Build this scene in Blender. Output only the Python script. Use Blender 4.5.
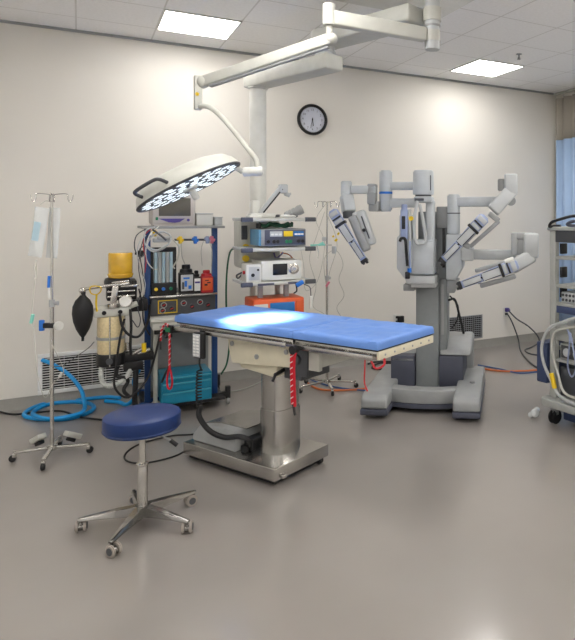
import bpy, bmesh, math, random
from mathutils import Vector, Matrix, Euler
random.seed(7)
for o in list(bpy.data.objects): bpy.data.objects.remove(o, do_unlink=True)
SC = bpy.context.scene
COL = SC.collection
# ------------------------------------------------------------------ camera, world, exposure
CEIL = 3.325; WALLY = 6.38; RX = 5.60; LX = -2.9; BY = -3.0
cam_data = bpy.data.cameras.new('camera'); cam = bpy.data.objects.new('camera', cam_data); COL.objects.link(cam)
cam.location = (0, 0, 1.665)
cam.rotation_euler = (math.pi/2, 0, -0.536)
cam_data.sensor_fit = 'HORIZONTAL'; cam_data.sensor_width = 36.0
cam_data.lens = 36.0*611.76/575.0
cam_data.shift_x = -(442.5-287.5)/575.0
cam_data.shift_y = -(320.0-215.5)/575.0
cam_data.clip_start = 0.05
SC.camera = cam
w = bpy.data.worlds.new('world'); SC.world = w; w.use_nodes = True
w.node_tree.nodes['Background'].inputs[0].default_value = (0.9, 0.92, 1, 1)
w.node_tree.nodes['Background'].inputs[1].default_value = 0.3
SC.view_settings.view_transform = 'Standard'; SC.view_settings.look = 'None'
SC.view_settings.gamma = 1.0; SC.view_settings.exposure = 0.0
SC.view_settings.use_curve_mapping = False
PANEL_W = 29.0      # ceiling panel emission strength
LED_W = 1.15
SPOT_W = 900.0

# ------------------------------------------------------------------ materials
def lin(c):
    r = []
    for v in c:
        v /= 255.0
        r.append(v/12.92 if v <= 0.04045 else ((v+0.055)/1.055)**2.4)
    return (r[0], r[1], r[2], 1)
def mat(name, c, rough=0.5, metal=0.0, emit=None, es=0.0, alpha=None, trans=0.0, var=0.05, scale=12.0, bump=0.0, bscale=60.0, coat=0.0, ior=1.45):
    m = bpy.data.materials.new(name); m.use_nodes = True
    nt = m.node_tree; b = nt.nodes['Principled BSDF']
    b.inputs['Roughness'].default_value = rough; b.inputs['Metallic'].default_value = metal
    b.inputs['IOR'].default_value = ior
    tc = nt.nodes.new('ShaderNodeTexCoord')
    n = nt.nodes.new('ShaderNodeTexNoise'); n.inputs['Scale'].default_value = scale; n.inputs['Detail'].default_value = 3
    nt.links.new(tc.outputs['Object'], n.inputs['Vector'])
    r = nt.nodes.new('ShaderNodeValToRGB'); k = lin(c)
    r.color_ramp.elements[0].position = 0.3; r.color_ramp.elements[1].position = 0.7
    r.color_ramp.elements[0].color = tuple(v*(1-var) for v in k[:3])+(1,)
    r.color_ramp.elements[1].color = tuple(min(1, v*(1+var)) for v in k[:3])+(1,)
    nt.links.new(n.outputs['Fac'], r.inputs['Fac']); nt.links.new(r.outputs['Color'], b.inputs['Base Color'])
    if bump:
        n2 = nt.nodes.new('ShaderNodeTexNoise'); n2.inputs['Scale'].default_value = bscale; n2.inputs['Detail'].default_value = 4
        nt.links.new(tc.outputs['Object'], n2.inputs['Vector'])
        bp = nt.nodes.new('ShaderNodeBump'); bp.inputs['Strength'].default_value = bump; bp.inputs['Distance'].default_value = 0.01
        nt.links.new(n2.outputs['Fac'], bp.inputs['Height']); nt.links.new(bp.outputs['Normal'], b.inputs['Normal'])
    if emit:
        b.inputs['Emission Color'].default_value = lin(emit); b.inputs['Emission Strength'].default_value = es
    if alpha is not None: b.inputs['Alpha'].default_value = alpha
    if trans: b.inputs['Transmission Weight'].default_value = trans
    if coat: b.inputs['Coat Weight'].default_value = coat; b.inputs['Coat Roughness'].default_value = 0.15
    return m
MT = dict(
 wall=mat('wall_paint', (224,220,212), 0.75, var=0.015, scale=2, bump=0.05, bscale=180),
 rearwall=mat('bounce_wall_white', (242,241,239), 0.8, var=0.015, scale=2),  # for the unseen walls, near white to bounce light up to the ceiling
 base=mat('vinyl_base', (146,144,138), 0.5),
 chrome=mat('chrome', (205,203,198), 0.22, 1.0),
 polish=mat('polished_alloy', (150,148,145), 0.2, 1.0),
 steel=mat('stainless_steel', (186,184,180), 0.25, 1.0, var=0.1, scale=6),
 white=mat('white_enamel', (214,214,208), 0.35),
 offwhite=mat('off_white_plastic', (192,192,184), 0.45),
 cream=mat('cream_enamel', (214,207,184), 0.4),
 lgrey=mat('light_grey_plastic', (184,187,188), 0.42),
 rgrey=mat('robot_light_grey', (184,189,192), 0.4),
 mgrey=mat('mid_grey_plastic', (150,152,152), 0.45),
 colgrey=mat('robot_column_grey', (130,134,136), 0.42),
 rdark=mat('robot_charcoal_blue', (74,77,90), 0.5),
 dgrey=mat('dark_grey', (72,74,78), 0.5),
 black=mat('black_plastic', (22,22,24), 0.4),
 rubber=mat('black_rubber', (28,28,30), 0.6, bump=0.1),
 padblue=mat('pad_blue', (96,136,204), 0.42, var=0.05, scale=5, bump=0.35, bscale=9),
 vinylblue=mat('stool_vinyl', (17,45,98), 0.36, var=0.04, bump=0.08, bscale=250),
 frameblue=mat('machine_blue', (34,70,124), 0.4),
 teal=mat('teal_enamel', (24,128,160), 0.35),
 tealhi=mat('teal_edge', (60,160,184), 0.3),
 hoseblue=mat('hose_blue', (20,146,214), 0.4),
 orange=mat('orange_enamel', (214,92,46), 0.4),
 orcable=mat('orange_cable', (200,110,60), 0.5),
 blcable=mat('blue_cable', (60,90,140), 0.5),
 screen=mat('dark_screen', (26,28,34), 0.12),
 bluescreen=mat('blue_display', (30,92,150), 0.2, emit=(30,92,150), es=0.25),
 greyscreen=mat('grey_screen', (96,92,84), 0.15),
 amber=mat('amber_bellows', (240,190,52), 0.12, trans=0.25, var=0.1, coat=0.5),
 absorb=mat('absorber_granules', (222,204,160), 0.35, var=0.12, scale=60, coat=0.6),
 glass=mat('clear_glass', (225,235,238), 0.05, trans=0.9, ior=1.2),
 clearbag=mat('clear_bag', (236,240,240), 0.2, alpha=0.62, coat=0.3),
 clearline=mat('clear_tubing', (225,222,212), 0.25, alpha=0.6),
 bluetint=mat('blue_fluid', (190,218,232), 0.2, alpha=0.9),
 silver=mat('instrument_silver', (150,162,194), 0.32, 0.35),
 yellow=mat('yellow_plastic', (226,190,30), 0.4),
 red=mat('red_plastic', (176,34,42), 0.4),
 pink=mat('pink_plastic', (206,120,140), 0.4),
 green=mat('green_plastic', (30,120,80), 0.4),
 dkgreen=mat('dark_green_hose', (24,84,56), 0.4),
 mint=mat('mint_plastic', (130,205,190), 0.4),
 purple=mat('purple_plastic', (82,70,140), 0.4),
 blue=mat('bright_blue_plastic', (36,110,200), 0.4),
 paper=mat('paper_label', (226,226,222), 0.6),
 cart=mat('cart_grey', (170,172,168), 0.45),
 cartblue=mat('cart_slate_blue', (66,78,112), 0.5),
 corr=mat('corrugated_white', (200,202,198), 0.45),
 wheel=mat('caster_grey', (158,150,142), 0.5),
 clockface=mat('clock_face', (186,190,204), 0.3, coat=0.3),
 knob=mat('grey_knob', (168,170,172), 0.35),
 vent=mat('vent_white', (226,226,224), 0.45),
 ventgrey=mat('vent_grey', (150,152,155), 0.45),
 hollow=mat('hollow_shade', (20,19,19), 0.9),
 mauve=mat('monitor_beige', (190,184,180), 0.4),
 led=mat('led_lens', (230,238,240), 0.2, emit=(232,242,244), es=LED_W),
 ledplate=mat('led_plate', (186,204,208), 0.3, emit=(190,212,216), es=1.1),
 cordred=mat('cord_red', (196,20,40), 0.6),
 escside=mat('unit_side_blue', (92,148,184), 0.4),
 panel_side=mat('light_diffuser_bright', (250,250,248), 0.5, emit=(255,252,248), es=PANEL_W*1.45),
 panel_near=mat('light_diffuser_wall_row', (250,250,248), 0.5, emit=(255,252,248), es=PANEL_W*0.55),
 panel=mat('light_diffuser', (250,250,248), 0.5, emit=(255,252,248), es=PANEL_W),
)
def rope_mat():
    m = mat('red_white_cord', (200,30,44), 0.7); nt = m.node_tree; b = nt.nodes['Principled BSDF']
    tc = nt.nodes.new('ShaderNodeTexCoord'); wv = nt.nodes.new('ShaderNodeTexWave')
    wv.bands_direction = 'DIAGONAL'; wv.inputs['Scale'].default_value = 34
    nt.links.new(tc.outputs['Object'], wv.inputs['Vector'])
    r = nt.nodes.new('ShaderNodeValToRGB'); r.color_ramp.interpolation = 'CONSTANT'
    r.color_ramp.elements[0].color = lin((208,24,44)); r.color_ramp.elements[1].position = 0.74; r.color_ramp.elements[1].color = lin((232,214,214))
    nt.links.new(wv.outputs['Fac'], r.inputs['Fac']); nt.links.new(r.outputs['Color'], b.inputs['Base Color'])
    return m
MT['rope'] = rope_mat()
def curtain_mat(name, c, alpha=1.0):
    m = mat(name, c, 0.7, var=0.04, scale=3)
    if alpha < 1:                                       # woven mesh: fine holes
        nt = m.node_tree; b = nt.nodes['Principled BSDF']; tc = nt.nodes.new('ShaderNodeTexCoord')
        ck = nt.nodes.new('ShaderNodeTexChecker'); ck.inputs['Scale'].default_value = 160
        mr = nt.nodes.new('ShaderNodeMapRange'); mr.inputs['To Min'].default_value = alpha-0.25; mr.inputs['To Max'].default_value = min(1, alpha+0.25)
        nt.links.new(tc.outputs['Object'], ck.inputs['Vector']); nt.links.new(ck.outputs['Fac'], mr.inputs['Value'])
        nt.links.new(mr.outputs['Result'], b.inputs['Alpha'])
    return m
MT['curtain'] = curtain_mat('curtain_blue', (168,194,228)); MT['cmesh'] = curtain_mat('curtain_mesh', (176,168,156), 0.6)
def floor_mat():
    m = mat('poured_floor', (140,134,129), 0.3, var=0.05, scale=1.6, bump=0.03, bscale=260)
    nt = m.node_tree; b = nt.nodes['Principled BSDF']
    b.inputs['Roughness'].default_value = 0.30; b.inputs['Coat Weight'].default_value = 0.5; b.inputs['Coat Roughness'].default_value = 0.12
    return m
MT['floor'] = floor_mat()
def ceil_mat():
    m = mat('ceiling_tile', (247,246,245), 0.9, var=0.03, scale=40, bump=0.15, bscale=150)
    nt = m.node_tree; b = nt.nodes['Principled BSDF']
    tc = nt.nodes.new('ShaderNodeTexCoord'); sp = nt.nodes.new('ShaderNodeSeparateXYZ'); nt.links.new(tc.outputs['Object'], sp.inputs[0])
    masks = []
    for ax, off in (('X', 3.637), ('Y', 5.97)):
        a = nt.nodes.new('ShaderNodeMath'); a.operation = 'SUBTRACT'; nt.links.new(sp.outputs[ax], a.inputs[0]); a.inputs[1].default_value = off-0.61*30
        d = nt.nodes.new('ShaderNodeMath'); d.operation = 'MODULO'; nt.links.new(a.outputs[0], d.inputs[0]); d.inputs[1].default_value = 0.61
        c1 = nt.nodes.new('ShaderNodeMath'); c1.operation = 'SUBTRACT'; nt.links.new(d.outputs[0], c1.inputs[0]); c1.inputs[1].default_value = 0.305
        ab = nt.nodes.new('ShaderNodeMath'); ab.operation = 'ABSOLUTE'; nt.links.new(c1.outputs[0], ab.inputs[0])
        g = nt.nodes.new('ShaderNodeMath'); g.operation = 'GREATER_THAN'; nt.links.new(ab.outputs[0], g.inputs[0]); g.inputs[1].default_value = 0.2985
        masks.append(g)
    mx = nt.nodes.new('ShaderNodeMath'); mx.operation = 'MAXIMUM'
    nt.links.new(masks[0].outputs[0], mx.inputs[0]); nt.links.new(masks[1].outputs[0], mx.inputs[1])
    src = b.inputs['Base Color'].links[0].from_socket
    mix = nt.nodes.new('ShaderNodeMix'); mix.data_type = 'RGBA'
    nt.links.new(mx.outputs[0], mix.inputs['Factor']); nt.links.new(src, mix.inputs['A']); mix.inputs['B'].default_value = lin((222,220,217))
    nt.links.new(mix.outputs['Result'], b.inputs['Base Color'])
    return m
MT['ceiling'] = ceil_mat()

# ------------------------------------------------------------------ mesh builder
def V(*a): return Vector(a[0]) if len(a) == 1 else Vector(a)
def frame_to(d, up=(0,0,1)):
    d = Vector(d).normalized(); up = Vector(up)
    if abs(d.dot(up)) > 0.98: up = Vector((0,1,0)) if abs(d.y) < 0.9 else Vector((1,0,0))
    x = up.cross(d).normalized(); y = d.cross(x).normalized()
    return Matrix((x, y, d)).transposed()
def spline(pts, k=6):
    P = [Vector(p) for p in pts]
    if len(P) < 3: return P
    out = []
    for i in range(len(P)-1):
        a = P[i-1] if i else P[0]*2-P[1]; b = P[i]; c = P[i+1]; d = P[i+2] if i+2 < len(P) else P[-1]*2-P[-2]
        for j in range(k):
            t = j/k
            out.append(0.5*((2*b)+(c-a)*t+(2*a-5*b+4*c-d)*t*t+(3*b-a-3*c+d)*t**3))
    out.append(P[-1]); return out
class G:
    def __init__(s): s.bm = bmesh.new()
    def _add(s, t, M=None, bev=0, seg=2):
        if bev > 0: bmesh.ops.bevel(t, geom=[e for e in t.edges], offset=bev, segments=seg, affect='EDGES', profile=0.5, clamp_overlap=True)
        if M is not None: bmesh.ops.transform(t, matrix=M, verts=t.verts)
        me = bpy.data.meshes.new('t'); t.to_mesh(me); t.free(); s.bm.from_mesh(me); bpy.data.meshes.remove(me); return s
    def box(s, x0, x1, y0, y1, z0, z1, bev=0, M=None, seg=2):
        t = bmesh.new(); bmesh.ops.create_cube(t, size=1)
        for v in t.verts: v.co = Vector((v.co.x*(x1-x0), v.co.y*(y1-y0), v.co.z*(z1-z0)))
        T = Matrix.Translation(((x0+x1)/2, (y0+y1)/2, (z0+z1)/2))
        return s._add(t, (M @ T) if M is not None else T, bev, seg)
    def beam(s, p0, p1, w, h, bev=0, up=(0,0,1), seg=2):
        p0, p1 = V(p0), V(p1); L = (p1-p0).length
        t = bmesh.new(); bmesh.ops.create_cube(t, size=1)
        for v in t.verts: v.co = Vector((v.co.x*w, v.co.y*h, v.co.z*L))
        M = Matrix.Translation((p0+p1)/2) @ frame_to(p1-p0, up).to_4x4()
        return s._add(t, M, bev, seg)
    def cyl(s, p0, p1, r, r1=None, n=24, bev=0):
        p0, p1 = V(p0), V(p1); L = (p1-p0).length
        t = bmesh.new(); bmesh.ops.create_cone(t, cap_ends=True, segments=n, radius1=r, radius2=r if r1 is None else r1, depth=L)
        if bev:
            ed = [e for e in t.edges if len(e.link_faces) == 2 and any(len(f.verts) > 4 for f in e.link_faces)]
            bmesh.ops.bevel(t, geom=ed, offset=bev, segments=2, affect='EDGES', clamp_overlap=True)
        return s._add(t, Matrix.Translation((p0+p1)/2) @ frame_to(p1-p0).to_4x4())
    def tube(s, pts, r, n=8, k=6, closed=False):
        P = [V(p) for p in pts]
        if closed: P = spline([P[-1]]+P+[P[0], P[1]], k)[k:-k]; P = P[:-1]
        elif k > 1: P = spline(P, k)
        t = bmesh.new(); rings = []; N = len(P); prev = None
        for i, p in enumerate(P):
            d = (P[(i+1) % N]-P[i-1]) if closed else (P[min(i+1, N-1)]-P[max(i-1, 0)])
            if d.length < 1e-7: d = Vector((0,0,1))
            d.normalize()
            if prev is None: F = frame_to(d); x = F.col[0].copy()
            else:
                x = prev-d*prev.dot(d)
                x = x.normalized() if x.length > 1e-6 else frame_to(d).col[0].copy()
            prev = x; y = d.cross(x); rr = r(i/(N-1)) if callable(r) else r
            rings.append([t.verts.new(p+(x*math.cos(a)+y*math.sin(a))*rr) for a in [2*math.pi*j/n for j in range(n)]])
        for i in range(N if closed else N-1):
            A, B = rings[i], rings[(i+1) % N]
            for j in range(n): t.faces.new((A[j], A[(j+1) % n], B[(j+1) % n], B[j]))
        if not closed: t.faces.new(rings[0][::-1]); t.faces.new(rings[-1])
        bmesh.ops.recalc_face_normals(t, faces=t.faces)
        return s._add(t)
    def lathe(s, prof, c=(0,0,0), n=32, axis=(0,0,1)):
        t = bmesh.new(); rings = []
        for r, z in prof:
            r = max(r, 1e-4); rings.append([t.verts.new((r*math.cos(2*math.pi*j/n), r*math.sin(2*math.pi*j/n), z)) for j in range(n)])
        for A, B in zip(rings, rings[1:]):
            for j in range(n): t.faces.new((A[j], A[(j+1) % n], B[(j+1) % n], B[j]))
        t.faces.new(rings[0][::-1]); t.faces.new(rings[-1]); bmesh.ops.recalc_face_normals(t, faces=t.faces)
        return s._add(t, Matrix.Translation(c) @ frame_to(axis).to_4x4())
    def prism(s, pts, d0, d1, plane='xz', bev=0, M=None, seg=2):
        t = bmesh.new()
        def q(a, b, d): return {'xz': (a, d, b), 'xy': (a, b, d), 'yz': (d, a, b)}[plane]
        A = [t.verts.new(q(a, b, d0)) for a, b in pts]; B = [t.verts.new(q(a, b, d1)) for a, b in pts]; n = len(pts)
        t.faces.new(A); t.faces.new(B[::-1])
        for i in range(n): t.faces.new((A[i], B[i], B[(i+1) % n], A[(i+1) % n]))
        bmesh.ops.recalc_face_normals(t, faces=t.faces)
        return s._add(t, M, bev, seg)
    def sph(s, c, r, sc=(1,1,1), n=16):
        t = bmesh.new(); bmesh.ops.create_uvsphere(t, u_segments=n, v_segments=max(6, n//2), radius=r)
        return s._add(t, Matrix.Translation(c) @ Matrix.Diagonal((sc[0], sc[1], sc[2], 1)))
    def build(s, name, m, parent=None, bevel=0, ang=38):
        me = bpy.data.meshes.new(name); s.bm.to_mesh(me); s.bm.free()
        me.polygons.foreach_set('use_smooth', [True]*len(me.polygons)); me.set_sharp_from_angle(angle=math.radians(ang))
        me.materials.append(MT[m] if isinstance(m, str) else m)
        o = bpy.data.objects.new(name, me); COL.objects.link(o)
        if parent is not None: o.parent = parent
        return o
def tag(o, label=None, cat=None, group=None, kind=None):
    if label: o['label'] = label
    if cat: o['category'] = cat
    if group: o['group'] = group
    if kind: o['kind'] = kind
    return o
def thing(name, label, cat, loc=(0,0,0), rz=0, group=None):
    o = bpy.data.objects.new(name, None); COL.objects.link(o); o.empty_display_size = 0.1
    o.location = loc; o.rotation_euler = (0, 0, rz)
    return tag(o, label, cat, group)
def recentre(o):
    """put a single mesh object's origin at its bottom centre"""
    vs = [v.co for v in o.data.vertices]
    c = Vector(((min(v.x for v in vs)+max(v.x for v in vs))/2, (min(v.y for v in vs)+max(v.y for v in vs))/2, min(v.z for v in vs)))
    o.data.transform(Matrix.Translation(-c)); o.location = c; return o
def single(g, name, m, label, cat, group=None):
    return tag(recentre(g.build(name, m)), label, cat, group)
def copy_tree(o, parent=None):
    c = o.copy(); COL.objects.link(c)
    if parent is not None: c.parent = parent
    for ch in o.children: copy_tree(ch, c)
    return c
def struct(g, name, m): return tag(g.build(name, m), kind='structure')

# ------------------------------------------------------------------ room shell
struct(G().box(LX-.2, RX+.2, BY-.2, WALLY+.2, -.12, 0), 'floor', 'floor')
struct(G().box(LX-.2, RX+.2, BY-.2, WALLY+.2, CEIL, CEIL+.12), 'ceiling', 'ceiling')
struct(G().box(LX-.2, RX+.2, WALLY, WALLY+.15, 0, CEIL), 'wall_back', 'wall')
struct(G().box(RX, RX+.15, BY-.2, WALLY, 0, CEIL), 'wall_right', 'wall')
struct(G().box(LX-.15, LX, BY-.2, WALLY, 0, CEIL), 'wall_left', 'rearwall')
struct(G().box(LX, RX, BY-.15, BY, 0, CEIL), 'wall_front', 'rearwall')
def cove(g, pts, plane): return g.prism(pts, *plane)
struct(G().prism([(WALLY, 0), (WALLY-.022, 0), (WALLY-.008, .02), (WALLY-.005, .098), (WALLY, .1)], LX, RX, 'yz'), 'baseboard_back', 'base')
struct(G().prism([(RX, 0), (RX-.022, 0), (RX-.008, .02), (RX-.005, .098), (RX, .1)], BY, WALLY-.02, 'xz'), 'baseboard_right', 'base')
struct(G().prism([(LX, 0), (LX+.022, 0), (LX+.008, .02), (LX+.005, .098), (LX, .1)], BY, WALLY-.02, 'xz'), 'baseboard_left', 'base')
struct(G().box(LX, RX, WALLY-.018, WALLY, CEIL-.022, CEIL-.001), 'trim_1', 'mgrey')
struct(G().box(RX-.018, RX, BY, WALLY-.02, CEIL-.022, CEIL-.001), 'trim_2', 'mgrey')

# ceiling lights (2 ft tiles)
def ceiling_light(x0, y0, label, group=None, m='panel'):
    t = thing('ceiling_light', label, 'ceiling light', (x0+.305, y0-.305, CEIL), 0, group)
    g = G()
    for s_ in (-1, 1):
        g.box(-.305, .305, s_*.2975-.0075, s_*.2975+.0075, -.012, -.001); g.box(s_*.2975-.0075, s_*.2975+.0075, -.29, .29, -.012, -.001)
    g.build('light_frame', 'white', t)
    G().box(-.29, .29, -.29, .29, -.008, -.001).build('diffuser', m, t)
    return t
ceiling_light(.587, 5.97, 'bright square ceiling panel light above the anaesthesia machine', None, 'panel_near')
ceiling_light(3.637, 5.97, 'bright square ceiling panel light above the surgical robot', None, 'panel_near')
for x in (-2.463, .587, 3.637):
    for y in (3.53, 1.09, -1.35):
        ceiling_light(x, y, 'square ceiling panel light out of view over the camera side of the room', 'unseen ceiling lights towards the camera', 'panel_side' if x > 3 else 'panel')
# sprinkler
g = G(); g.cyl((0,0,-.004), (0,0,0), .03, n=20).cyl((0,0,-.05), (0,0,-.004), .009, n=12).cyl((0,0,-.056), (0,0,-.052), .018, n=16)
g.tube([(-.008,0,-.03), (-.016,0,-.042), (-.006,0,-.052)], .002, 6).tube([(.008,0,-.03), (.016,0,-.042), (.006,0,-.052)], .002, 6)
o = tag(g.build('sprinkler_head', 'mgrey'), 'small metal sprinkler head hanging under the ceiling tiles', 'sprinkler'); o.location = (3.887, 5.005, 3.325)

# wall grilles
def grille(x0, x1, z0, z1, label, m='vent', n=15, nv=0, fw=.035):
    t = thing('wall_grille', label, 'vent', ((x0+x1)/2, WALLY, z0)); W = (x1-x0)/2; Hh = z1-z0
    g = G(); g.box(-W, W, -.014, 0, 0, fw, .003).box(-W, W, -.014, 0, Hh-fw, Hh, .003).box(-W, -W+fw, -.014, 0, fw, Hh-fw, .003).box(W-fw, W, -.014, 0, fw, Hh-fw, .003)
    g.build('frame', m, t)
    G().box(-W+fw, W-fw, -.003, -.0005, fw, Hh-fw).build('louvre_shade', 'hollow', t)  # black sheet stands in for the shade between the louvres
    g = G()
    for i in range(n):
        z = fw+(i+.5)*(Hh-2*fw)/n
        M = Matrix.Translation((0, -.008, z)) @ Matrix.Rotation(math.radians(35), 4, 'X')
        g.box(-W+fw, W-fw, -.0038, .0038, -.0012, .0012, 0, M)
    for i in range(nv):
        x = -W+fw+(i+.5)*(2*W-2*fw)/nv; g.box(x-.0015, x+.0015, -.013, -.009, fw, Hh-fw)
    g.build('louvres', m, t); return t
grille(-.31, .62, .10, .455, 'wide white return air grille low on wall behind the IV pole', 'vent', 13, 8)
grille(3.86, 4.37, .125, .42, 'grey square-mesh wall grille low on wall behind the robot', 'ventgrey', 11, 16, .012)

# clock
t = thing('wall_clock', 'round black-rimmed wall clock with pale blue-grey face', 'clock', (2.156, WALLY, 2.695))
g = G(); g.lathe([(.135, .0), (.165, .0), (.168, .02), (.160, .036), (.146, .040), (.137, .030), (.135, .012)], (0,0,0), 48, (0,-1,0)).build('rim', 'black', t)
G().lathe([(.0, .010), (.137, .010), (.137, .014), (.0, .014)], (0,0,0), 40, (0,-1,0)).build('dial', 'clockface', t)
def text_mesh(txt, size, loc, rot):
    c = bpy.data.curves.new('t', 'FONT'); c.body = txt; c.size = size; c.align_x = 'CENTER'; c.align_y = 'CENTER'; c.extrude = .0004
    o = bpy.data.objects.new('t', c); COL.objects.link(o); bpy.context.view_layer.update()
    me = bpy.data.meshes.new_from_object(o); bpy.data.objects.remove(o, do_unlink=True)
    me.transform(Matrix.Translation(loc) @ rot); return me
g = G(); RT = Matrix.Rotation(math.pi/2, 4, 'X')
for i in range(1, 13):
    a = math.radians(30*i); me = text_mesh(str(i), .034, (.104*math.sin(a), -.0155, .104*math.cos(a)), RT); g.bm.from_mesh(me); bpy.data.meshes.remove(me)
for i in range(60):
    a = math.radians(6*i); g.beam((.122*math.sin(a), -.015, .122*math.cos(a)), (.131*math.sin(a), -.015, .131*math.cos(a)), .0016, .001)
g.build('numerals', 'dgrey', t)
def hand(ang, L, w_, nm):
    a = math.radians(ang); return G().beam((-.02*math.sin(a), -.019, -.02*math.cos(a)), (L*math.sin(a), -.019, L*math.cos(a)), w_, .0015).build(nm, 'black', t)
hand(172, .07, .007, 'hour_hand'); hand(196, .1, .005, 'minute_hand')
G().cyl((0,-.022,0), (0,-.014,0), .007).build('hub', 'black', t)

# sockets
def outlet(x, z, label, m='white', plug=None):
    t = thing('wall_outlet', label, 'outlet', (x, WALLY, z))
    G().box(-.04, .04, -.007, 0, -.06, .06, .003).build('cover_plate', m, t)
    for s_ in (-1, 1): G().box(-.017, .017, -.010, -.006, s_*.026-.014, s_*.026+.014, .002).build('socket', 'black' if m != 'black' else 'dgrey', t)
    return t
outlet(3.17, .459, 'white wall outlet holding a black adapter between table and robot column')
single(G().box(3.175, 3.245, 6.33, 6.372, .425, .50, .006), 'plug_adapter', 'black', 'black adapter plugged into the wall outlet left of the robot column', 'plug')
outlet(4.74, .42, 'white wall outlet with purple plug right of the mesh grille')
single(G().box(4.715, 4.765, 6.325, 6.37, .425, .475, .008).cyl((4.74, 6.3, .45), (4.74, 6.33, .45), .014), 'power_plug', 'purple', 'purple power plug pushed into the white wall outlet', 'plug')

# curtain
t = thing('privacy_curtain', 'blue privacy curtain with pale mesh top along the right wall', 'curtain', (RX-.075, 5.3, 0))
def sheet(z0, z1, nm, m, y0=-1.2, y1=1.02):
    bm = bmesh.new(); N = 150; rows = []
    for k, z in enumerate((z0, (z0+z1)/2, z1)):
        r = []
        for i in range(N+1):
            u = i/N; y = y0+(y1-y0)*u; a = .030*math.sin(u*2*math.pi*13)+.012*math.sin(u*2*math.pi*5.3+k*.3)
            r.append(bm.verts.new((a, y+.006*math.cos(u*60), z)))
        rows.append(r)
    for A, B in zip(rows, rows[1:]):
        for i in range(N): bm.faces.new((A[i], A[i+1], B[i+1], B[i]))
    g = G(); g.bm = bm; o = g.build(nm, m, t, ang=80)
    so = o.modifiers.new('s', 'SOLIDIFY'); so.thickness = .002
    return o
sheet(.25, 2.675, 'curtain_cloth', 'curtain'); sheet(2.675, 3.235, 'mesh_top', 'cmesh')
G().box(-.012, .012, -1.25, 1.05, 3.29, 3.315, .003).build('track', 'offwhite', t)
for i in range(14):
    y = -1.2+2.22*i/13; G().tube([(0, y, 3.29), (.008, y, 3.262), (0, y, 3.236)], .004, 6).build('hook', 'white', t)

# ------------------------------------------------------------------ operating table
def rrect(x0, x1, y0, y1, r, n=6):
    P = []
    for cx_, cy_, a0 in ((x1-r, y1-r, 0), (x0+r, y1-r, 90), (x0+r, y0+r, 180), (x1-r, y0+r, 270)):
        for i in range(n+1): a = math.radians(a0+90*i/n); P.append((cx_+r*math.cos(a), cy_+r*math.sin(a)))
    return P
TA = math.radians(-62)
tb = thing('operating_table', 'long operating table with crumpled blue pad on a stainless pedestal', 'operating table', (1.216, 3.907, 0), TA)
# mattress: two cushions meeting at a fold, wrapped in blue sheet
def pad(x0, x1, nm, seed):
    rnd = random.Random(seed); bm = bmesh.new(); NX, NY = 34, 18; top = []; W = .285
    from mathutils import noise
    def hz(x, y):
        e = min(x-x0, x1-x, y+W, W-y); rr = .020
        drop = rr-math.sqrt(max(0, rr*rr-(rr-min(e, rr))**2)) if e < rr else 0
        wr = .0045*noise.noise(Vector((x*9+seed, y*16, 0)))+.003*noise.noise(Vector((x*25, y*9+seed, 3)))
        return .988-drop+wr*1.4*min(1, e/.02)
    def edge(x, y): return .006*noise.noise(Vector((x*14+seed, y*14, 5)))
    xs = [x0+(x1-x0)*(i/NX) for i in range(NX+1)]; ys = [-W+2*W*(j/NY) for j in range(NY+1)]
    xs = [x0, x0+.006]+xs[1:-1]+[x1-.006, x1]; ys = [-W, -W+.006]+ys[1:-1]+[W-.006, W]
    T_ = [[bm.verts.new((x+(edge(x, y) if x in (x0, x1) else 0), y+(edge(x, y) if y in (-W, W) else 0), hz(x, y))) for y in ys] for x in xs]
    B_ = [[bm.verts.new((x, y, .940)) for y in ys] for x in xs]
    Mx, My = len(xs)-1, len(ys)-1
    for i in range(Mx):
        for j in range(My):
            bm.faces.new((T_[i][j], T_[i+1][j], T_[i+1][j+1], T_[i][j+1])); bm.faces.new((B_[i][j], B_[i][j+1], B_[i+1][j+1], B_[i+1][j]))
    for i in range(Mx):
        bm.faces.new((T_[i][0], B_[i][0], B_[i+1][0], T_[i+1][0])); bm.faces.new((T_[i][My], T_[i+1][My], B_[i+1][My], B_[i][My]))
    for j in range(My):
        bm.faces.new((T_[0][j], T_[0][j+1], B_[0][j+1], B_[0][j])); bm.faces.new((T_[Mx][j], B_[Mx][j], B_[Mx][j+1], T_[Mx][j+1]))
    g = G(); g.bm = bm; return g.build(nm, 'padblue', tb, ang=60)
pad(-.86, .243, 'mattress', 3); pad(.247, .878, 'mattress', 8)
G().box(-.85, .24, -.275, .275, .928, .9395, .003).box(.25, .872, -.275, .275, .928, .9395, .003).build('pad_board', 'black', tb)
g = G().box(-.84, .23, -.262, -.222, .878, .928, .004).box(-.84, .23, .222, .262, .878, .928, .004).box(-.84, -.80, -.222, .222, .878, .928, .004)
g.box(.25, .868, -.262, -.222, .878, .928, .004).box(.25, .868, .222, .262, .878, .928, .004).build('top_frame', 'steel', tb)
g = G().box(.862, .880, -.275, .275, .884, .930, .004).build('end_plate', 'cream', tb)
s_ = G()
for i in range(6): s_.cyl((.8795, -.22+.088*i, .907), (.883, -.22+.088*i, .907), .006, n=12)
s_.build('screw', 'mgrey', g)
for sg in (-1, 1):
    for a, b in ((-.86, .21), (.27, .855)):
        r_ = G().box(a, b, sg*.300-.004, sg*.300+.004, .884, .912, .003)
        for k in range(4):
            x = a+.06+(b-a-.12)*k/3; r_.cyl((x, sg*.26, .898), (x, sg*.298, .898), .010, n=12)
        r_.build('side_rail', 'steel', tb)
g = G().prism([(-.42,.874), (.20,.874), (.205,.83), (.14,.735), (-.38,.70), (-.41,.80)], -.205, .205, 'xz', .008)
g.build('tilt_housing', 'cream', tb)
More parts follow.
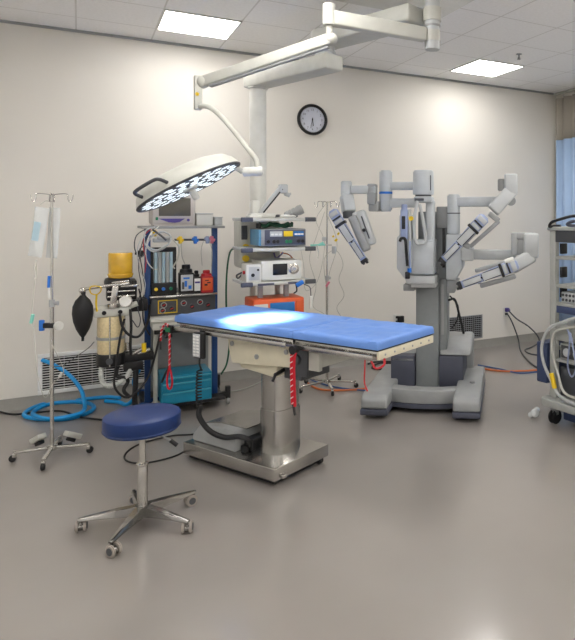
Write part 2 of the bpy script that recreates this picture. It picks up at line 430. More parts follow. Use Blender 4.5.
g = G().prism([(-.375,.715), (.0,.725), (-.03,.64), (-.34,.665)], -.16, .16, 'xz', .008).build('saddle', 'cream', tb)
s_ = G()
for x, z in ((-.37,.83), (-.14,.77), (.12,.83)): s_.cyl((x, -.213, z), (x, -.204, z), .016, n=16)
s_.build('bolt', 'mgrey', tb)
g = G().box(.19, .38, -.20, -.17, .74, .85, .004).box(.19, .38, .17, .20, .74, .85, .004).box(.32, .38, -.17, .17, .76, .84, .004).build('seat_bracket', 'offwhite', tb)
G().box(.19, .30, -.215, -.20, .70, .86, .004).box(.02, .17, -.13, .13, .64, .73, .006).cyl((.22,-.235,.80), (.22,-.21,.80), .03).build('gearbox', 'dgrey', tb)
G().cyl((-.01, -.06, .69), (.06, -.24, .69), .012).cyl((.06, -.24, .69), (.07, -.27, .66), .009).build('lock_lever', 'black', tb)
G().prism(rrect(-.245, -.045, -.115, .115, .06), .122, .405, 'xy').build('column_sleeve', 'steel', tb)
G().prism(rrect(-.239, -.051, -.109, .109, .055), .40, .72, 'xy').build('column', 'steel', tb)
g = G().box(-.80, .075, -.262, .225, .042, .122, .007).build('base_plate', 'steel', tb)
G().box(-.77, .045, -.235, .195, .014, .043, .003).build('base_gap_shade', 'black', tb)  # black block paints the shaded gap under the base plate
g = G().prism([(-.77,.122), (-.77,.165), (-.70,.235), (-.54,.262), (-.34,.262), (-.34,.122)], -.21, .15, 'xz', .012).build('motor_cover', 'mgrey', tb)
G().prism([(-.705,.24), (-.54,.268), (-.30,.270), (-.30,.264), (-.54,.262), (-.70,.234)], -.15, .165, 'xz', 0).box(-.34, -.27, .02, .16, .104, .266, .004).build('cover_lid', 'steel', g)
G().box(-.335, -.255, -.14, .015, .122, .20, .005).box(-.32, -.28, -.18, -.14, .122, .165, .004).build('connector_block', 'black', tb)
for x, y in ((-.72,-.20), (-.72,.17), (.02,-.20), (.04,.17)):
    c = G().cyl((x, y-.016, .026), (x, y+.016, .026), .026, n=18, bev=.004).build('caster', 'black', tb)
    G().box(x-.012, x+.012, y-.018, y+.018, .026, .05, .003).build('caster_fork', 'mgrey', c)
G().box(.076, .10, -.215, -.18, .05, .07, .003).build('brake_pedal', 'steel', tb)

# hand control hung on the rail
t = thing('hand_control', 'grey button hand control with coiled black cord hung on the table rail', 'remote control', tuple(tb.location), TA)
G().box(-.592, -.492, -.338, -.312, .735, .905, .008).build('handset', 'black', t)
k = G().box(-.588, -.520, -.344, -.337, .745, .895, .003).build('keypad', 'lgrey', t)
s_ = G()
for i in range(7):
    for j in range(2): s_.box(-.582+.032*j, -.558+.032*j, -.347, -.343, .752+.02*i, .765+.02*i, .002)
s_.build('button', 'paper', k)
G().box(-.56, -.52, -.312, -.302, .86, .915, .003).build('hook', 'black', t)
pts = []
for i in range(150):
    u = i/149; z = .66-.24*u; cx_ = -.542-.01*math.sin(u*3); a = u*2*math.pi*12
    pts.append((cx_+.016*math.cos(a), -.325+.016*math.sin(a), z))
g = G().tube([(-.542,-.325,.737), (-.542,-.325,.70), (-.526,-.325,.662)], .006).tube(pts, .0055, 6, 1)
g.tube([(-.55,-.31,.42), (-.54,-.33,.36), (-.48,-.30,.27), (-.40,-.25,.225), (-.30,-.21,.235), (-.26,-.17,.21), (-.28,-.14,.16)], .017, 10)
g.build('cord', 'rubber', t)

# restraint cords
def cord(nm, label, pts, r=.007, loop=None, tip=None, extra=None):
    t = thing(nm, label, 'cord', tuple(tb.location), TA)
    g = G().tube(pts, r, 8)
    if loop: g.tube(loop, r*.9, 8, closed=True)
    rp = g.build('rope', 'cordred', t)
    Ps = spline(pts, 8); H_ = []; s_len = 0
    for i in range(len(Ps)-1):
        a, b = Ps[i], Ps[i+1]; d = (b-a); L_ = d.length; F_ = frame_to(d, (0, 1, 0)); m_ = max(2, int(L_/.004))
        for j in range(m_):
            q = a+d*(j/m_); th = (s_len+L_*j/m_)/.034*2*math.pi
            H_.append(q+(F_.col[0]*math.cos(th)+F_.col[1]*math.sin(th))*r*.86)
        s_len += L_
    G().tube(H_, r*.34, 5, 1).build('white_strand', 'paper', rp)
    if tip: G().tube(tip, r*.8, 8).build('tip', 'black', t)
    return t
cord('restraint_cord', 'red and white cord looped at the left end of the operating table',
     [(-.975,-.31,.80), (-.965,-.31,.87), (-.93,-.308,.918), (-.895,-.306,.905), (-.885,-.305,.85), (-.884,-.305,.62)], .0075,
     loop=[(-.884,-.305,.62), (-.918,-.300,.55), (-.905,-.305,.49), (-.872,-.305,.485), (-.852,-.308,.54)], tip=[(-.975,-.31,.80), (-.977,-.31,.74)])
G().box(-.915, -.87, -.32, -.30, .87, .90, .004).build('toggle', 'green', bpy.data.objects['restraint_cord'])
G().box(-.925, -.855, -.312, -.290, .862, .915, .004).build('rail_clamp', 'black', tb)
t = cord('restraint_cord', 'red and white twisted cord hanging beside the pedestal column',
     [(.30,-.315,.90), (.285,-.325,.86), (.284,-.325,.75), (.29,-.325,.57)], .010, loop=None, tip=[(.295,-.325,.57), (.315,-.33,.51)])
G().tube([(.31,-.315,.89), (.306,-.329,.80), (.312,-.327,.56)], .008).build('strand', 'cordred', t)
G().cyl((.295,-.335,.885), (.295,-.305,.885), .026).build('clamp_knob', 'black', tb)
t = thing('red_tether', 'thin plain red strap dangling under the foot end of the table', 'strap', tuple(tb.location), TA)
G().tube([(.80,-.295,.885), (.802,-.30,.83), (.80,-.30,.76), (.825,-.305,.72)], .004).tube([(.84,-.295,.885), (.87,-.29,.845), (.90,-.26,.86), (.89,-.24,.89)], .006).build('strap', 'red', t)

# ------------------------------------------------------------------ stool
st = thing('rolling_stool', 'round navy blue padded stool on a five-star chrome base', 'stool', (.293, 3.655, 0), 0)
G().lathe([(0,.515), (.17,.515), (.183,.518), (.190,.528), (.191,.588), (.188,.597), (.178,.602), (.10,.605), (0,.606)], (0,0,0), 56).build('seat', 'vinylblue', st)
G().lathe([(.1905,.528), (.193,.531), (.1905,.534)], (0,0,0), 56).build('seat_piping', 'vinylblue', st)
G().cyl((0,0,.50), (0,0,.515), .11).cyl((0,0,.30), (0,0,.502), .016).build('gas_lift', 'chrome', st)
G().cyl((0,0,.09), (0,0,.325), .027, n=28, bev=.003).lathe([(.0275,.322), (.031,.326), (.031,.334), (.018,.338)], (0,0,0)).build('lift_sleeve', 'chrome', st)
G().cyl((0,0,.065), (0,0,.115), .045, .034, n=28, bev=.005).build('hub', 'polish', st)
g = G().tube([(.04,-.03,.505), (.10,-.045,.47), (.14,-.05,.44)], .005).build('height_lever', 'mgrey', st)
G().cyl((.132,-.048,.446), (.165,-.056,.415), .011).build('lever_grip', 'black', g)
for i in range(5):
    a = math.radians([-119, -168.5, -54.5, -2.5, 99.5][i]-0); rr = .285
    a = math.radians(-122+72*i)
    cx_, cy_ = math.cos(a), math.sin(a)
    bm = bmesh.new(); vs = []
    for u, hw, zt, zb in ((.03,.030,.110,.058), (.12,.026,.102,.064), (.22,.020,.090,.066), (.295,.014,.079,.064), (.31,.010,.077,.066)):
        for sx, z in ((-1,zb), (1,zb), (.7,zt), (-.7,zt)): vs.append(bm.verts.new((cx_*u-cy_*hw*sx, cy_*u+cx_*hw*sx, z)))
    for k in range(4):
        for j in range(4): bm.faces.new((vs[4*k+j], vs[4*k+(j+1) % 4], vs[4*k+4+(j+1) % 4], vs[4*k+4+j]))
    bm.faces.new(vs[:4]); bm.faces.new(vs[-4:]); bmesh.ops.recalc_face_normals(bm, faces=bm.faces)
    bmesh.ops.bevel(bm, geom=bm.edges[:], offset=.002, segments=1, affect='EDGES')
    g = G(); g.bm = bm; leg = g.build('leg', 'polish', st)
    px_, py_ = cx_*.295, cy_*.295; ca = a+1.2+i*.9; ux, uy = math.cos(ca), math.sin(ca); ox, oy = px_+ux*.016, py_+uy*.016
    G().cyl((px_,py_,.05), (px_,py_,.07), .008, n=12).cyl((ox-uy*.017, oy+ux*.017, .027), (ox+uy*.017, oy-ux*.017, .027), .020, n=18).box(-.006,.006,-.012,.012,.04,.056,.002, Matrix.Translation((px_,py_,0))).build('caster_hood', 'polish', leg)
    for sg in (-1, 1):
        c0 = Vector((ox-uy*.014*sg, oy+ux*.014*sg, .032)); d = Vector((-uy, ux, 0))*sg
        wh = G().cyl(c0-d*.002, c0+d*.012, .032, n=28, bev=.005).build('wheel', 'wheel', leg)
        G().cyl(c0+d*.0118, c0+d*.0140, .019, n=20).build('wheel_cap', 'dgrey', wh)

# ------------------------------------------------------------------ IV poles
def iv_pole(loc, label, h=1.815, weights=True, rz=0.0, nleg=4, L=.22, m='chrome'):
    t = thing('iv_pole', label, 'iv pole', loc, rz)
    G().cyl((0,0,.07), (0,0,1.06), .0125, n=18).build('lower_tube', m, t)
    G().cyl((0,0,1.06), (0,0,h-.01), .008, n=14).build('upper_tube', m, t)
    G().cyl((0,0,1.035), (0,0,1.085), .018, n=18).cyl((.015,0,1.06), (.04,0,1.06), .012, .016, n=10).build('height_clamp', 'knob', t)
    for k in range(4):
        a = math.pi/2*k+.35; x, y = math.cos(a), math.sin(a)
        G().tube([(0,0,h-.008), (x*.05,y*.05,h), (x*.09,y*.09,h-.002), (x*.095,y*.095,h-.04), (x*.11,y*.11,h-.055), (x*.122,y*.122,h-.03), (x*.125,y*.125,h-.005)], .0035, 8).build('hook', m, t)
    G().cyl((0,0,.05), (0,0,.085), .03, n=20, bev=.004).build('base_hub', m, t)
    for k in range(nleg):
        a = 2*math.pi/nleg*k+.25; x, y = math.cos(a), math.sin(a)
        leg = G().beam((x*.02,y*.02,.066), (x*L,y*L,.060), .024, .016, .003).build('leg', m, t)
        G().cyl((x*L,y*L,.05), (x*L,y*L,.072), .009, n=12).box(-.011,.011,-.012,.012,.028,.055,.003, Matrix.Translation((x*L,y*L,0)) @ Matrix.Rotation(a, 4, 'Z')).build('caster_fork', m, leg)
        G().cyl((x*L-y*.011+x*.01, y*L+x*.011+y*.01, .022), (x*L+y*.011+x*.01, y*L-x*.011+y*.01, .022), .022, n=20, bev=.003).build('wheel', 'rubber', leg)
        if weights and k in (0, 2) :
            pass
    return t
p = iv_pole((-.161, 5.0, 0), 'chrome IV pole holding a clear fluid bag left of the anaesthesia machine', rz=math.radians(-25))
for sx, ang in ((-.10, math.radians(150)), (.12, math.radians(60))):
    x, y = math.cos(ang)*.15, math.sin(ang)*.15
    M = Matrix.Translation((x, y, .105)) @ Matrix.Rotation(ang, 4, 'Z') @ Matrix.Rotation(math.radians(28 if sx > 0 else 28), 4, 'Y')
    b = G().box(-.055, .055, -.03, .03, -.018, .018, .006, M).build('weight_block', 'offwhite', p)
    G().box(-.025, .025, -.022, .022, -.045, -.02, .006, M).build('weight_foot', 'black', b)
# bag
t = thing('fluid_bag', 'clear fluid bags with infusion line hanging from the left IV pole', 'iv bag', (-.161, 5.0, 0), -.536)
def pouch(x0, x1, z0, z1, y, M, th=.012, nm='pouch'):
    bm = bmesh.new(); N = 12; R = []
    for side in (-1, 1):
        g_ = []
        for i in range(N+1):
            row = []
            for j in range(N+1):
                u, v = i/N, j/N; k = (math.sin(math.pi*u)*math.sin(math.pi*v))**.5 if 0 < u < 1 and 0 < v < 1 else 0
                row.append(bm.verts.new((x0+(x1-x0)*u, y+side*(th*k*(1.2-.5*v)+.0006)+.004*math.sin(6*u+4*v), z0+(z1-z0)*v)))
            g_.append(row)
        for i in range(N):
            for j in range(N):
                f = (g_[i][j], g_[i+1][j], g_[i+1][j+1], g_[i][j+1]); bm.faces.new(f if side < 0 else f[::-1])
        R.append(g_)
    bmesh.ops.remove_doubles(bm, verts=bm.verts, dist=.0014)
    bmesh.ops.transform(bm, matrix=M, verts=bm.verts); g = G(); g.bm = bm; return g
M1 = Matrix.Translation((-.06, -.03, 1.62)) @ Matrix.Rotation(math.radians(9), 4, 'Y')
M2 = Matrix.Translation((.0, .02, 1.67)) @ Matrix.Rotation(math.radians(4), 4, 'Y')
b1 = pouch(-.050, .046, -.24, .10, 0, M1).build('pouch', 'clearbag', t, ang=80)
pouch(-.035, .045, -.30, .05, 0, M2, .009).build('pouch', 'clearbag', t, ang=80)
G().box(-.030, .015, -.018, -.016, -.13, .0, 0, M1).build('printed_label', 'bluetint', b1)
G().tube([(-.06,-.03,1.74), (-.03,-.02,1.765), (.0,-.01,1.76)], .003).build('hanger', 'clearline', t)
G().tube([(-.085,-.03,1.36), (-.09,-.035,1.33)], .006).cyl((-.092,-.035,1.24), (-.09,-.035,1.33), .009, n=14).tube([(-.092,-.035,1.24), (-.11,-.04,1.0), (-.095,-.04,.85), (-.08,-.035,.6), (-.03,-.03,.42), (.03,-.03,.52), (.1,-.03,.6), (.02,-.03,.78)], .0025, 6).build('line', 'clearline', t)
G().cyl((-.117,-.04,.93), (-.104,-.04,.99), .011, n=12).build('clip', 'mint', t)
G().cyl((-.012,-.018,1.17), (-.008,-.018,1.25), .009, n=12).build('blue_valve', 'blue', t)
G().cyl((-.005,-.02,1.10), (-.008,-.02,1.17), .008, n=12).cyl((.07,-.03,.56), (.085,-.03,.59), .008, n=12).build('connector', 'paper', t)

p = iv_pole((2.057, 5.646, -0), 'chrome IV pole hung with tangled clear lines behind the table', h=1.80, rz=math.radians(30), nleg=5, L=.27)
L2 = Vector(p.location)
def T2(px_, z, dy=0): return (px_, dy, z)
t = thing('infusion_lines', 'tangled clear infusion lines draped from the pole behind the table', 'tubing', tuple(L2), -.536)
G().tube([(-.02,-.02,1.70), (-.10,-.03,1.45), (-.16,-.04,1.25), (-.10,-.03,1.0), (-.13,-.03,.8), (-.02,-.03,.72)], .003, 6).build('line', 'clearline', t)
G().tube([(.0,-.02,1.68), (.08,-.03,1.5), (.10,-.03,1.35), (.04,-.04,1.15), (.0,-.03,1.0), (-.02,-.03,1.25), (.09,-.03,1.33), (.16,-.03,1.2), (.12,-.03,1.05), (.17,-.03,.9), (.10,-.03,.78), (.15,-.03,.68)], .003, 6).build('line', 'clearline', t)
G().tube([(-.28,-.03,1.50), (-.22,-.03,1.2), (-.20,-.03,.95), (-.08,-.03,1.05), (-.02,-.02,1.4), (-.10,-.02,1.62), (-.01,0,1.78)], .0025, 6).build('line', 'clearline', t)
G().cyl((.0,-.04,.985), (.03,-.04,1.03), .011, n=12).build('pink_connector', 'pink', t)
G().box(.055, .095, -.055, -.03, 1.30, 1.37, .006).box(-.04, .0, -.045, -.02, 1.42, 1.46, .006).build('drip_regulator', 'lgrey', t)
G().cyl((.085,-.04,1.42), (.105,-.04,1.44), .012, n=10).cyl((.11,-.04,1.48), (.125,-.04,1.50), .010, n=10).cyl((.06,-.04,1.46), (.075,-.04,1.47), .009, n=10).build('yellow_port', 'yellow', t)
# clamp with white knob halfway up the left pole
t = thing('pole_clamp', 'dark pole clamp with round white knob halfway up the left IV pole', 'clamp', (-.161, 5.0, .905), -.536)
G().box(-.055, .035, -.018, .018, -.015, .02, .006).build('clamp_body', 'black', t)
G().cyl((.035,0,.0), (.062,-.01,.0), .03, n=24, bev=.004).build('knob', 'white', t)
G().box(-.085, -.055, -.012, .012, -.035, .04, .005).build('line_holder', 'blue', t)

# ------------------------------------------------------------------ ceiling hub, surgical light, equipment boom
HX, HY = 2.08, 3.64
hub = thing('boom_mount', 'grey ceiling column with mounting plate carrying both swing arms', 'ceiling mount', (HX, HY, 0))
G().box(-.48, .49, -.75, .76, CEIL-.035, CEIL-.001, .006).build('mounting_plate', 'white', hub)
s_ = G()
for x in (-.42, .43):
    for y in (-.68, .70): s_.cyl((x, y, CEIL-.042), (x, y, CEIL-.035), .012, n=12)
s_.build('screw', 'dgrey', hub)
G().cyl((0,0,2.80), (0,0,CEIL-.036), .052, n=32, bev=.003).build('column', 'lgrey', hub)
G().lathe([(.0525,2.955), (.056,2.957), (.056,2.968), (.0525,2.97)], (0,0,0)).build('collar', 'mgrey', hub)
G().tube([(-.06,-.02,3.27), (-.12,.05,3.22), (-.17,.10,3.245), (-.25,.22,3.28)], .012).build('cable', 'black', hub)

# light arm system + lamp head (one suspended thing: moves together)
sl = thing('surgical_light', 'round LED surgical light head on a jointed white ceiling arm', 'surgical light', (HX, HY, 0))
def W(p): return (p[0]-HX, p[1]-HY, p[2])
e1 = Vector((1.36-HX, 3.69-HY, 2.905))
G().beam((-.055, 0, 2.895), (e1.x, e1.y, 2.915), .07, .095, .012, seg=3).cyl((0,0,2.85), (0,0,2.935), .056, n=28, bev=.006).build('horizontal_arm', 'offwhite', sl)
G().cyl((e1.x,e1.y,2.865), (e1.x,e1.y,3.0), .042, n=28, bev=.004).cyl((e1.x,e1.y,2.80), (e1.x,e1.y,2.865), .022, n=20).build('swivel_joint', 'offwhite', sl)
a0 = Vector((e1.x+.015, e1.y, 2.785)); a1 = Vector(W((0.723, 4.398, 2.571)))
g = G().beam(a0, a1, .055, .075, .012, seg=3); g.sph(a0, .038); g.build('spring_arm', 'offwhite', sl)
off = Vector((0,0,-.045)); G().beam(a0+off+(a1-a0)*.02, a1+off-(a1-a0)*.06, .03, .02, .004).build('arm_cover_strip', 'mgrey', sl)
b0 = Vector(W((0.693, 4.415, 2.584))); b1_ = Vector(W((0.693, 4.415, 2.381)))
G().sph(a1, .045).beam(b0+Vector((0,0,.03)), b1_, .05, .05, .008).build('knuckle', 'offwhite', sl)
G().cyl(b0+Vector((-.012,-.03,-.10)), b0+Vector((-.006,-.022,-.10)), .012, n=14).build('warning_dot', 'yellow', sl)
y = [b1_+Vector((0,0,.02)), Vector(W((0.729, 4.359, 2.402))), Vector(W((0.773, 4.286, 2.369))), Vector(W((0.837, 4.155, 2.263))), Vector(W((0.938, 4.037, 2.094))), Vector(W((0.982, 4.011, 2.023))), Vector(W((0.988, 4.008, 1.959)))]
G().tube(y, .017, 12).build('yoke_tube', 'offwhite', sl)
cL = Vector((.58-HX, 4.0-HY, 1.845)); nL = Vector((.439, -.16, -.884)).normalized()
q0 = Vector(W((1.021, 3.988, 1.952))); q1 = Vector(W((0.905, 4.033, 1.944)))
G().cyl(q0, q1, .030, n=24, bev=.006).build('yoke_joint', 'white', sl)
FL = Matrix.Translation(cL) @ frame_to(nL, (0,0,1)).to_4x4() @ Matrix.Scale(.965, 4)     # local z = beam direction
def lathe_at(prof, M, n=64):
    g = G(); g.lathe(prof, (0,0,0), n); bmesh.ops.transform(g.bm, matrix=M, verts=g.bm.verts); return g
lathe_at([(0,-.115), (.14,-.113), (.22,-.105), (.28,-.085), (.315,-.05), (.334,-.015), (.338,.0), (.325,.004), (.0,.002)], FL).build('lamp_housing', 'offwhite', sl)
lathe_at([(.322,.004), (.337,-.002), (.342,.004), (.338,.012), (.326,.011)], FL).build('rim_seal', 'dgrey', sl)
pl = lathe_at([(0,.002), (.318,.002), (.318,.006), (0,.006)], FL).build('led_plate', 'ledplate', sl)
led = []
for ring, n_ in ((.075, 6), (.145, 11), (.215, 16), (.283, 22)):
    for i in range(n_): a = 2*math.pi*i/n_+ring*7; led.append((ring*math.cos(a), ring*math.sin(a)))
for x, y_ in led:
    g = G(); g.lathe([(0,.0065), (.034,.0065), (.034,.009), (.026,.012), (0,.013)], (x,y_,0), 16); bmesh.ops.transform(g.bm, matrix=FL, verts=g.bm.verts)
    g.build('led_lens', 'led', sl)
g = lathe_at([(0,.012), (.05,.012), (.052,.022), (.03,.03), (.022,.035), (.022,.085), (.016,.095), (0,.095)], FL, 28).build('sterile_handle', 'white', sl)
# edge grab handle
def LP(x, y_, z): return FL @ Vector((x, y_, z))
ax = Vector((math.cos(math.radians(206)), math.sin(math.radians(206)))); ay = Vector((-ax.y, ax.x))
def pl2(r, t_, z): return LP(ax.x*r+ay.x*t_, ax.y*r+ay.y*t_, z)
G().tube([pl2(.31,-.10,-.03), pl2(.355,-.095,-.06), pl2(.365,-.06,-.07), pl2(.365,.06,-.07), pl2(.355,.095,-.06), pl2(.31,.10,-.03)], .010, 10).build('grab_handle', 'dgrey', sl)
hs = -1
# arm lug joining yoke to rim
d_ = (FL.inverted() @ q1).xy.normalized()
G().beam(q1, LP(d_.x*.30, d_.y*.30, -.03), .04, .03, .006).build('rim_lug', 'offwhite', sl)
ld = bpy.data.lights.new('surgical_beam', 'SPOT'); lo = bpy.data.objects.new('surgical_beam', ld); COL.objects.link(lo); lo.parent = sl
ld.energy = SPOT_W; ld.spot_size = math.radians(33); ld.spot_blend = 1.0; ld.shadow_soft_size = .10; ld.color = (.93, .97, 1)
lo.matrix_local = Matrix.Translation(cL+nL*.18) @ (frame_to(-(Vector((1.02-HX, 4.07-HY, .99))-cL-nL*.18)).to_4x4())

# equipment boom
BC = Vector((1.345, 5.424, 2.806)); bx, by = BC.x, BC.y
bo = thing('equipment_boom', 'white ceiling boom with thick column, service head and device shelves', 'equipment boom', (bx, by, 0))
def B(p): return (p[0]-bx, p[1]-by, p[2])
jx = Vector(B((1.641, 4.55, 2.95)))
G().beam((HX-bx-.08, HY-by+.05, 3.04), (jx.x, jx.y, 3.03), .22, .12, .02, seg=3).cyl((HX-bx,HY-by,2.985), (HX-bx,HY-by,3.095), .062, n=32, bev=.01).cyl((jx.x,jx.y,2.97), (jx.x,jx.y,3.09), .11, n=32, bev=.01).build('upper_arm', 'offwhite', bo)
G().cyl((jx.x,jx.y,2.895), (jx.x,jx.y,2.975), .075, n=28).lathe([(.075,2.925), (.083,2.928), (.083,2.935), (.075,2.938)], (jx.x,jx.y,0)).build('elbow', 'lgrey', bo)
dv = (Vector((jx.x, jx.y, 0))).normalized()
G().beam((-dv.x*.10, -dv.y*.10, 2.84), (jx.x+dv.x*.12, jx.y+dv.y*.12, 2.84), .17, .12, .016, seg=3).build('lower_arm', 'offwhite', bo)
G().cyl((0,0,1.60), (0,0,2.775), .071, n=36).lathe([(.071,2.765), (.085,2.77), (.085,2.783)], (0,0,0)).build('column', 'white', bo)
G().box(-.18, .17, -.10, .14, 1.215, 1.635, .03, seg=3).build('service_head', 'offwhite', bo)
sh = bpy.data.objects['service_head']
g = G().box(-.165, -.115, -.108, -.10, 1.46, 1.58, .004).build('outlet_strip', 'dgrey', sh)
for z in (1.395, 1.30): G().cyl((-.13,-.125,z), (-.13,-.098,z), .028, n=20).build('gas_socket', 'yellow', sh)
SY = -.55; SB = -.13      # shelf front / back in boom coordinates
XL, XR = -.20, .285
for z, w_ in ((1.635, 0), (1.395, 0), (1.125, 0)):
    g = G().box(XL, XR, SY, SB, z-.016, z+.012, .006)
    s = g.build('shelf', 'offwhite', bo)
    G().box(XL-.035, XL-.001, SY+.02, SB+.05, z-.014, z+.012, .008).build('side_rail', 'lgrey', s); G().box(XR+.001, XR+.035, SY+.02, SB, z-.014, z+.012, .008).build('side_rail', 'lgrey', s)
    for x in (XL-.02, XR+.005): G().box(x-.045, x+.045, SY-.008, SY+.022, z-.020, z+.016, .006).build('bumper', 'dgrey' if x > 0 else 'rdark', s)
    G().box(-.03, .07, SB-.002, SB+.04, z-.06, z+.02, .005).build('bracket', 'lgrey', s)
G().box(XL+.06, XL+.19, SY-.012, SY-.004, 1.112, 1.130, .004).box(.10, .19, SY-.012, SY-.004, 1.112, 1.130, .004).build('rail_strip', 'rdark', bo)
for x in (-.09, .12): G().box(x-.02, x+.02, SY+.10, SY+.13, 1.0, 1.11, .004).build('hanger_post', 'mgrey', bo)
G().box(-.20, .28, SY-.02, SB, .815, .842, .006).box(-.11,-.07, SB-.06,SB-.03, .84,1.11,.004).box(.10,.14, SB-.06,SB-.03, .84,1.11,.004).build('lower_shelf', 'offwhite', bo)

def bthing(nm, label, cat, x, y, z, group=None): return thing(nm, label, cat, (bx+x, by+y, z), 0, group)
# orange generator
t = bthing('orange_generator', 'orange device with blue display under the lowest boom shelf', 'medical device', .035, SY+.16, .843)
G().box(-.205, .205, -.15, .15, 0, .155, .012, seg=3).build('case', 'orange', t)
G().box(-.075, .125, -.156, -.149, .03, .125, .003).build('display', 'bluescreen', t)
G().box(-.20, -.09, -.154, -.149, .03, .12, .003).build('front_plate', 'offwhite', t)
G().box(.135, .20, -.160, -.149, .02, .135, .004).build('side_module', 'orange', t)
# light source / insufflator
t = bthing('light_source', 'white device with dark screen and silver knob on the lower boom shelf', 'medical device', .03, SY+.20, 1.137)
G().box(-.13, .195, -.17, .16, .008, .165, .010).box(-.12,-.08,-.15,-.11,0,.01).box(.15,.19,-.15,-.11,0,.01).box(-.12,-.08,.10,.14,0,.01).box(.15,.19,.10,.14,0,.01).build('case', 'white', t)
G().box(-.042, .075, -.176, -.169, .050, .140, .003).build('screen', 'screen', t)
k = G().lathe([(.0,0), (.044,0), (.044,.006), (.030,.010), (.026,.016), (.0,.018)], (.128,-.170,.095), 28, (0,-1,0)).build('dial', 'chrome', t)
G().cyl((.128,-.186,.095), (.128,-.20,.095), .012, n=16).build('knob', 'mgrey', k)
t = bthing('power_module', 'small white box with two black sockets beside the white screen device', 'medical device', -.165, SY+.08, 1.137)
G().box(-.06, .06, -.07, .10, 0, .145, .008).build('case', 'white', t)
G().box(-.040, .045, -.075, -.069, .02, .125, .003).build('face', 'lgrey', t)
G().cyl((-.01,-.082,.06), (-.01,-.073,.06), .014, n=16).cyl((.03,-.082,.10), (.03,-.073,.10), .009, n=16).build('socket', 'black', t)
G().cyl((-.062,-.03,.08), (-.075,-.03,.08), .014, n=12).build('port', 'red', t)
# electrosurgical unit
t = bthing('electrosurgical_unit', 'blue-grey electrosurgical unit with yellow and blue buttons on middle boom shelf', 'medical device', .06, SY+.19, 1.408)
FRM = None
G().box(-.165, .20, -.17, .16, .01, .150, .012, seg=3).build('case', 'mgrey', t)
G().box(-.178, -.163, -.16, .15, .015, .145, .004).build('side_panel', 'escside', t)
G().box(-.14, .19, -.178, -.169, .02, .142, .004).build('front_panel', 'rdark', t)
fp = bpy.data.objects['front_panel']
G().box(-.10, .0, -.182, -.177, .088, .130, .003).build('label_plate', 'lgrey', fp); G().box(.09, .175, -.182, -.177, .088, .130, .003).build('label_plate', 'bluescreen', fp)
G().box(.01, .085, -.182, -.177, .088, .132, .003).build('yellow_plate', 'yellow', fp)
for x, c in ((-.115,'black'), (-.07,'black'), (-.04,'black'), (.035,'green'), (.065,'green'), (.13,'black'), (.165,'black')): G().cyl((x,-.188,.048), (x,-.176,.048), .014, n=14).build('socket', c, fp)
for x in (-.08,-.05,-.02,.11,.135,.16): G().box(x-.012, x+.012, -.185, -.181, .098, .112, .002).build('button', 'paper', fp)
t = bthing('cable_bundle', 'dark green cables heaped on top of the electrosurgical unit', 'cable', .06, SY+.17, 1.562)
pts = [(.13*math.cos(a)*(1+.15*math.sin(3*a)), .07*math.sin(a), .012+.012*math.sin(5*a)+.004*a/3) for a in [i*.45 for i in range(44)]]
G().tube(pts, .006, 6, 4).build('cable', 'dkgreen', t)
G().cyl((-.155,-.02,.0), (-.155,-.02,.04), .02, n=16).build('plug', 'black', t)
# top shelf: arm-like camera holder + grey bundle
t = bthing('headlamp_arm', 'angled white articulated arm holder on the top boom shelf', 'medical device', -.03, SY+.20, 1.648)
G().box(-.10, .06, -.10, .09, 0, .035, .008).build('foot', 'white', t)
G().beam((-.05,-.02,.03), (.12,-.05,.255), .05, .035, .008).build('arm', 'lgrey', t)
G().beam((-.025,-.045,.04), (.125,-.075,.235), .012, .012, .002).build('dark_slot', 'black', t)
G().box(.10, .17, -.08, -.02, .20, .275, .010).cyl((.15,-.05,.20), (.19,-.05,.185), .018, n=14).cyl((.17,-.05,.185), (.20,-.05,.20), .01, n=12).build('head_joint', 'lgrey', t)
G().box(-.11, -.05, -.03, .04, .03, .14, .008).build('rear_bracket', 'white', t)
t = bthing('coiled_cable', 'thin dark cable curled on the top boom shelf', 'cable', .12, SY+.12, 1.648)
G().tube([(-.09,0,.006), (-.02,-.03,.012), (.07,-.02,.006), (.10,.03,.012), (.03,.05,.006), (-.05,.04,.02), (-.08,-.02,.014), (.0,-.04,.006), (.08,.0,.02)], .006).build('cable', 'dgrey', t)
t = bthing('folded_hose', 'grey ribbed hose end lying on the top boom shelf', 'hose', .20, SY+.16, 1.648)
G().lathe([(.02,-.08), (.033,-.075), (.036,-.05), (.033,-.045), (.037,-.02), (.034,-.015), (.039,.01), (.035,.02), (.042,.045), (.040,.075), (.022,.08), (.0,.075)], (0,0,.042), 20, (.86,-.2,.40)).build('hose_body', 'mgrey', t)

# cables under shelves
def free_cable(nm, label, pts, r, m, cat='cable', k=6):
    g = G().tube(pts, r, 8, k); return single(g, nm, m, label, cat)
def BW(x, y, z): return (bx+x, by+y, z)
free_cable('power_cable', 'dark cord looping from the service head to the small socket box', [BW(-.10,-.12,1.24), BW(-.16,-.20,1.20), BW(-.24,-.34,1.16), BW(-.27,-.42,1.19), BW(-.245,-.47,1.215)], .007, 'dgrey')
free_cable('power_cable', 'black and purple cord hanging behind the white screen device', [BW(.10,-.14,1.34), BW(.11,-.18,1.30), BW(.15,-.22,1.34), BW(.17,-.17,1.345)], .007, 'purple')
free_cable('power_cable', 'brown cord arched behind the knob of the white screen device', [BW(.17,-.12,1.34), BW(.21,-.18,1.33), BW(.23,-.24,1.30), BW(.235,-.26,1.24), BW(.25,-.2,1.16)], .006, 'orcable')
free_cable('power_cable', 'black cord dropping from the lowest boom rail to the orange device', [BW(.16,SY-.02,1.12), BW(.165,SY-.03,1.06), BW(.15,SY+.0,1.035)], .006, 'black')
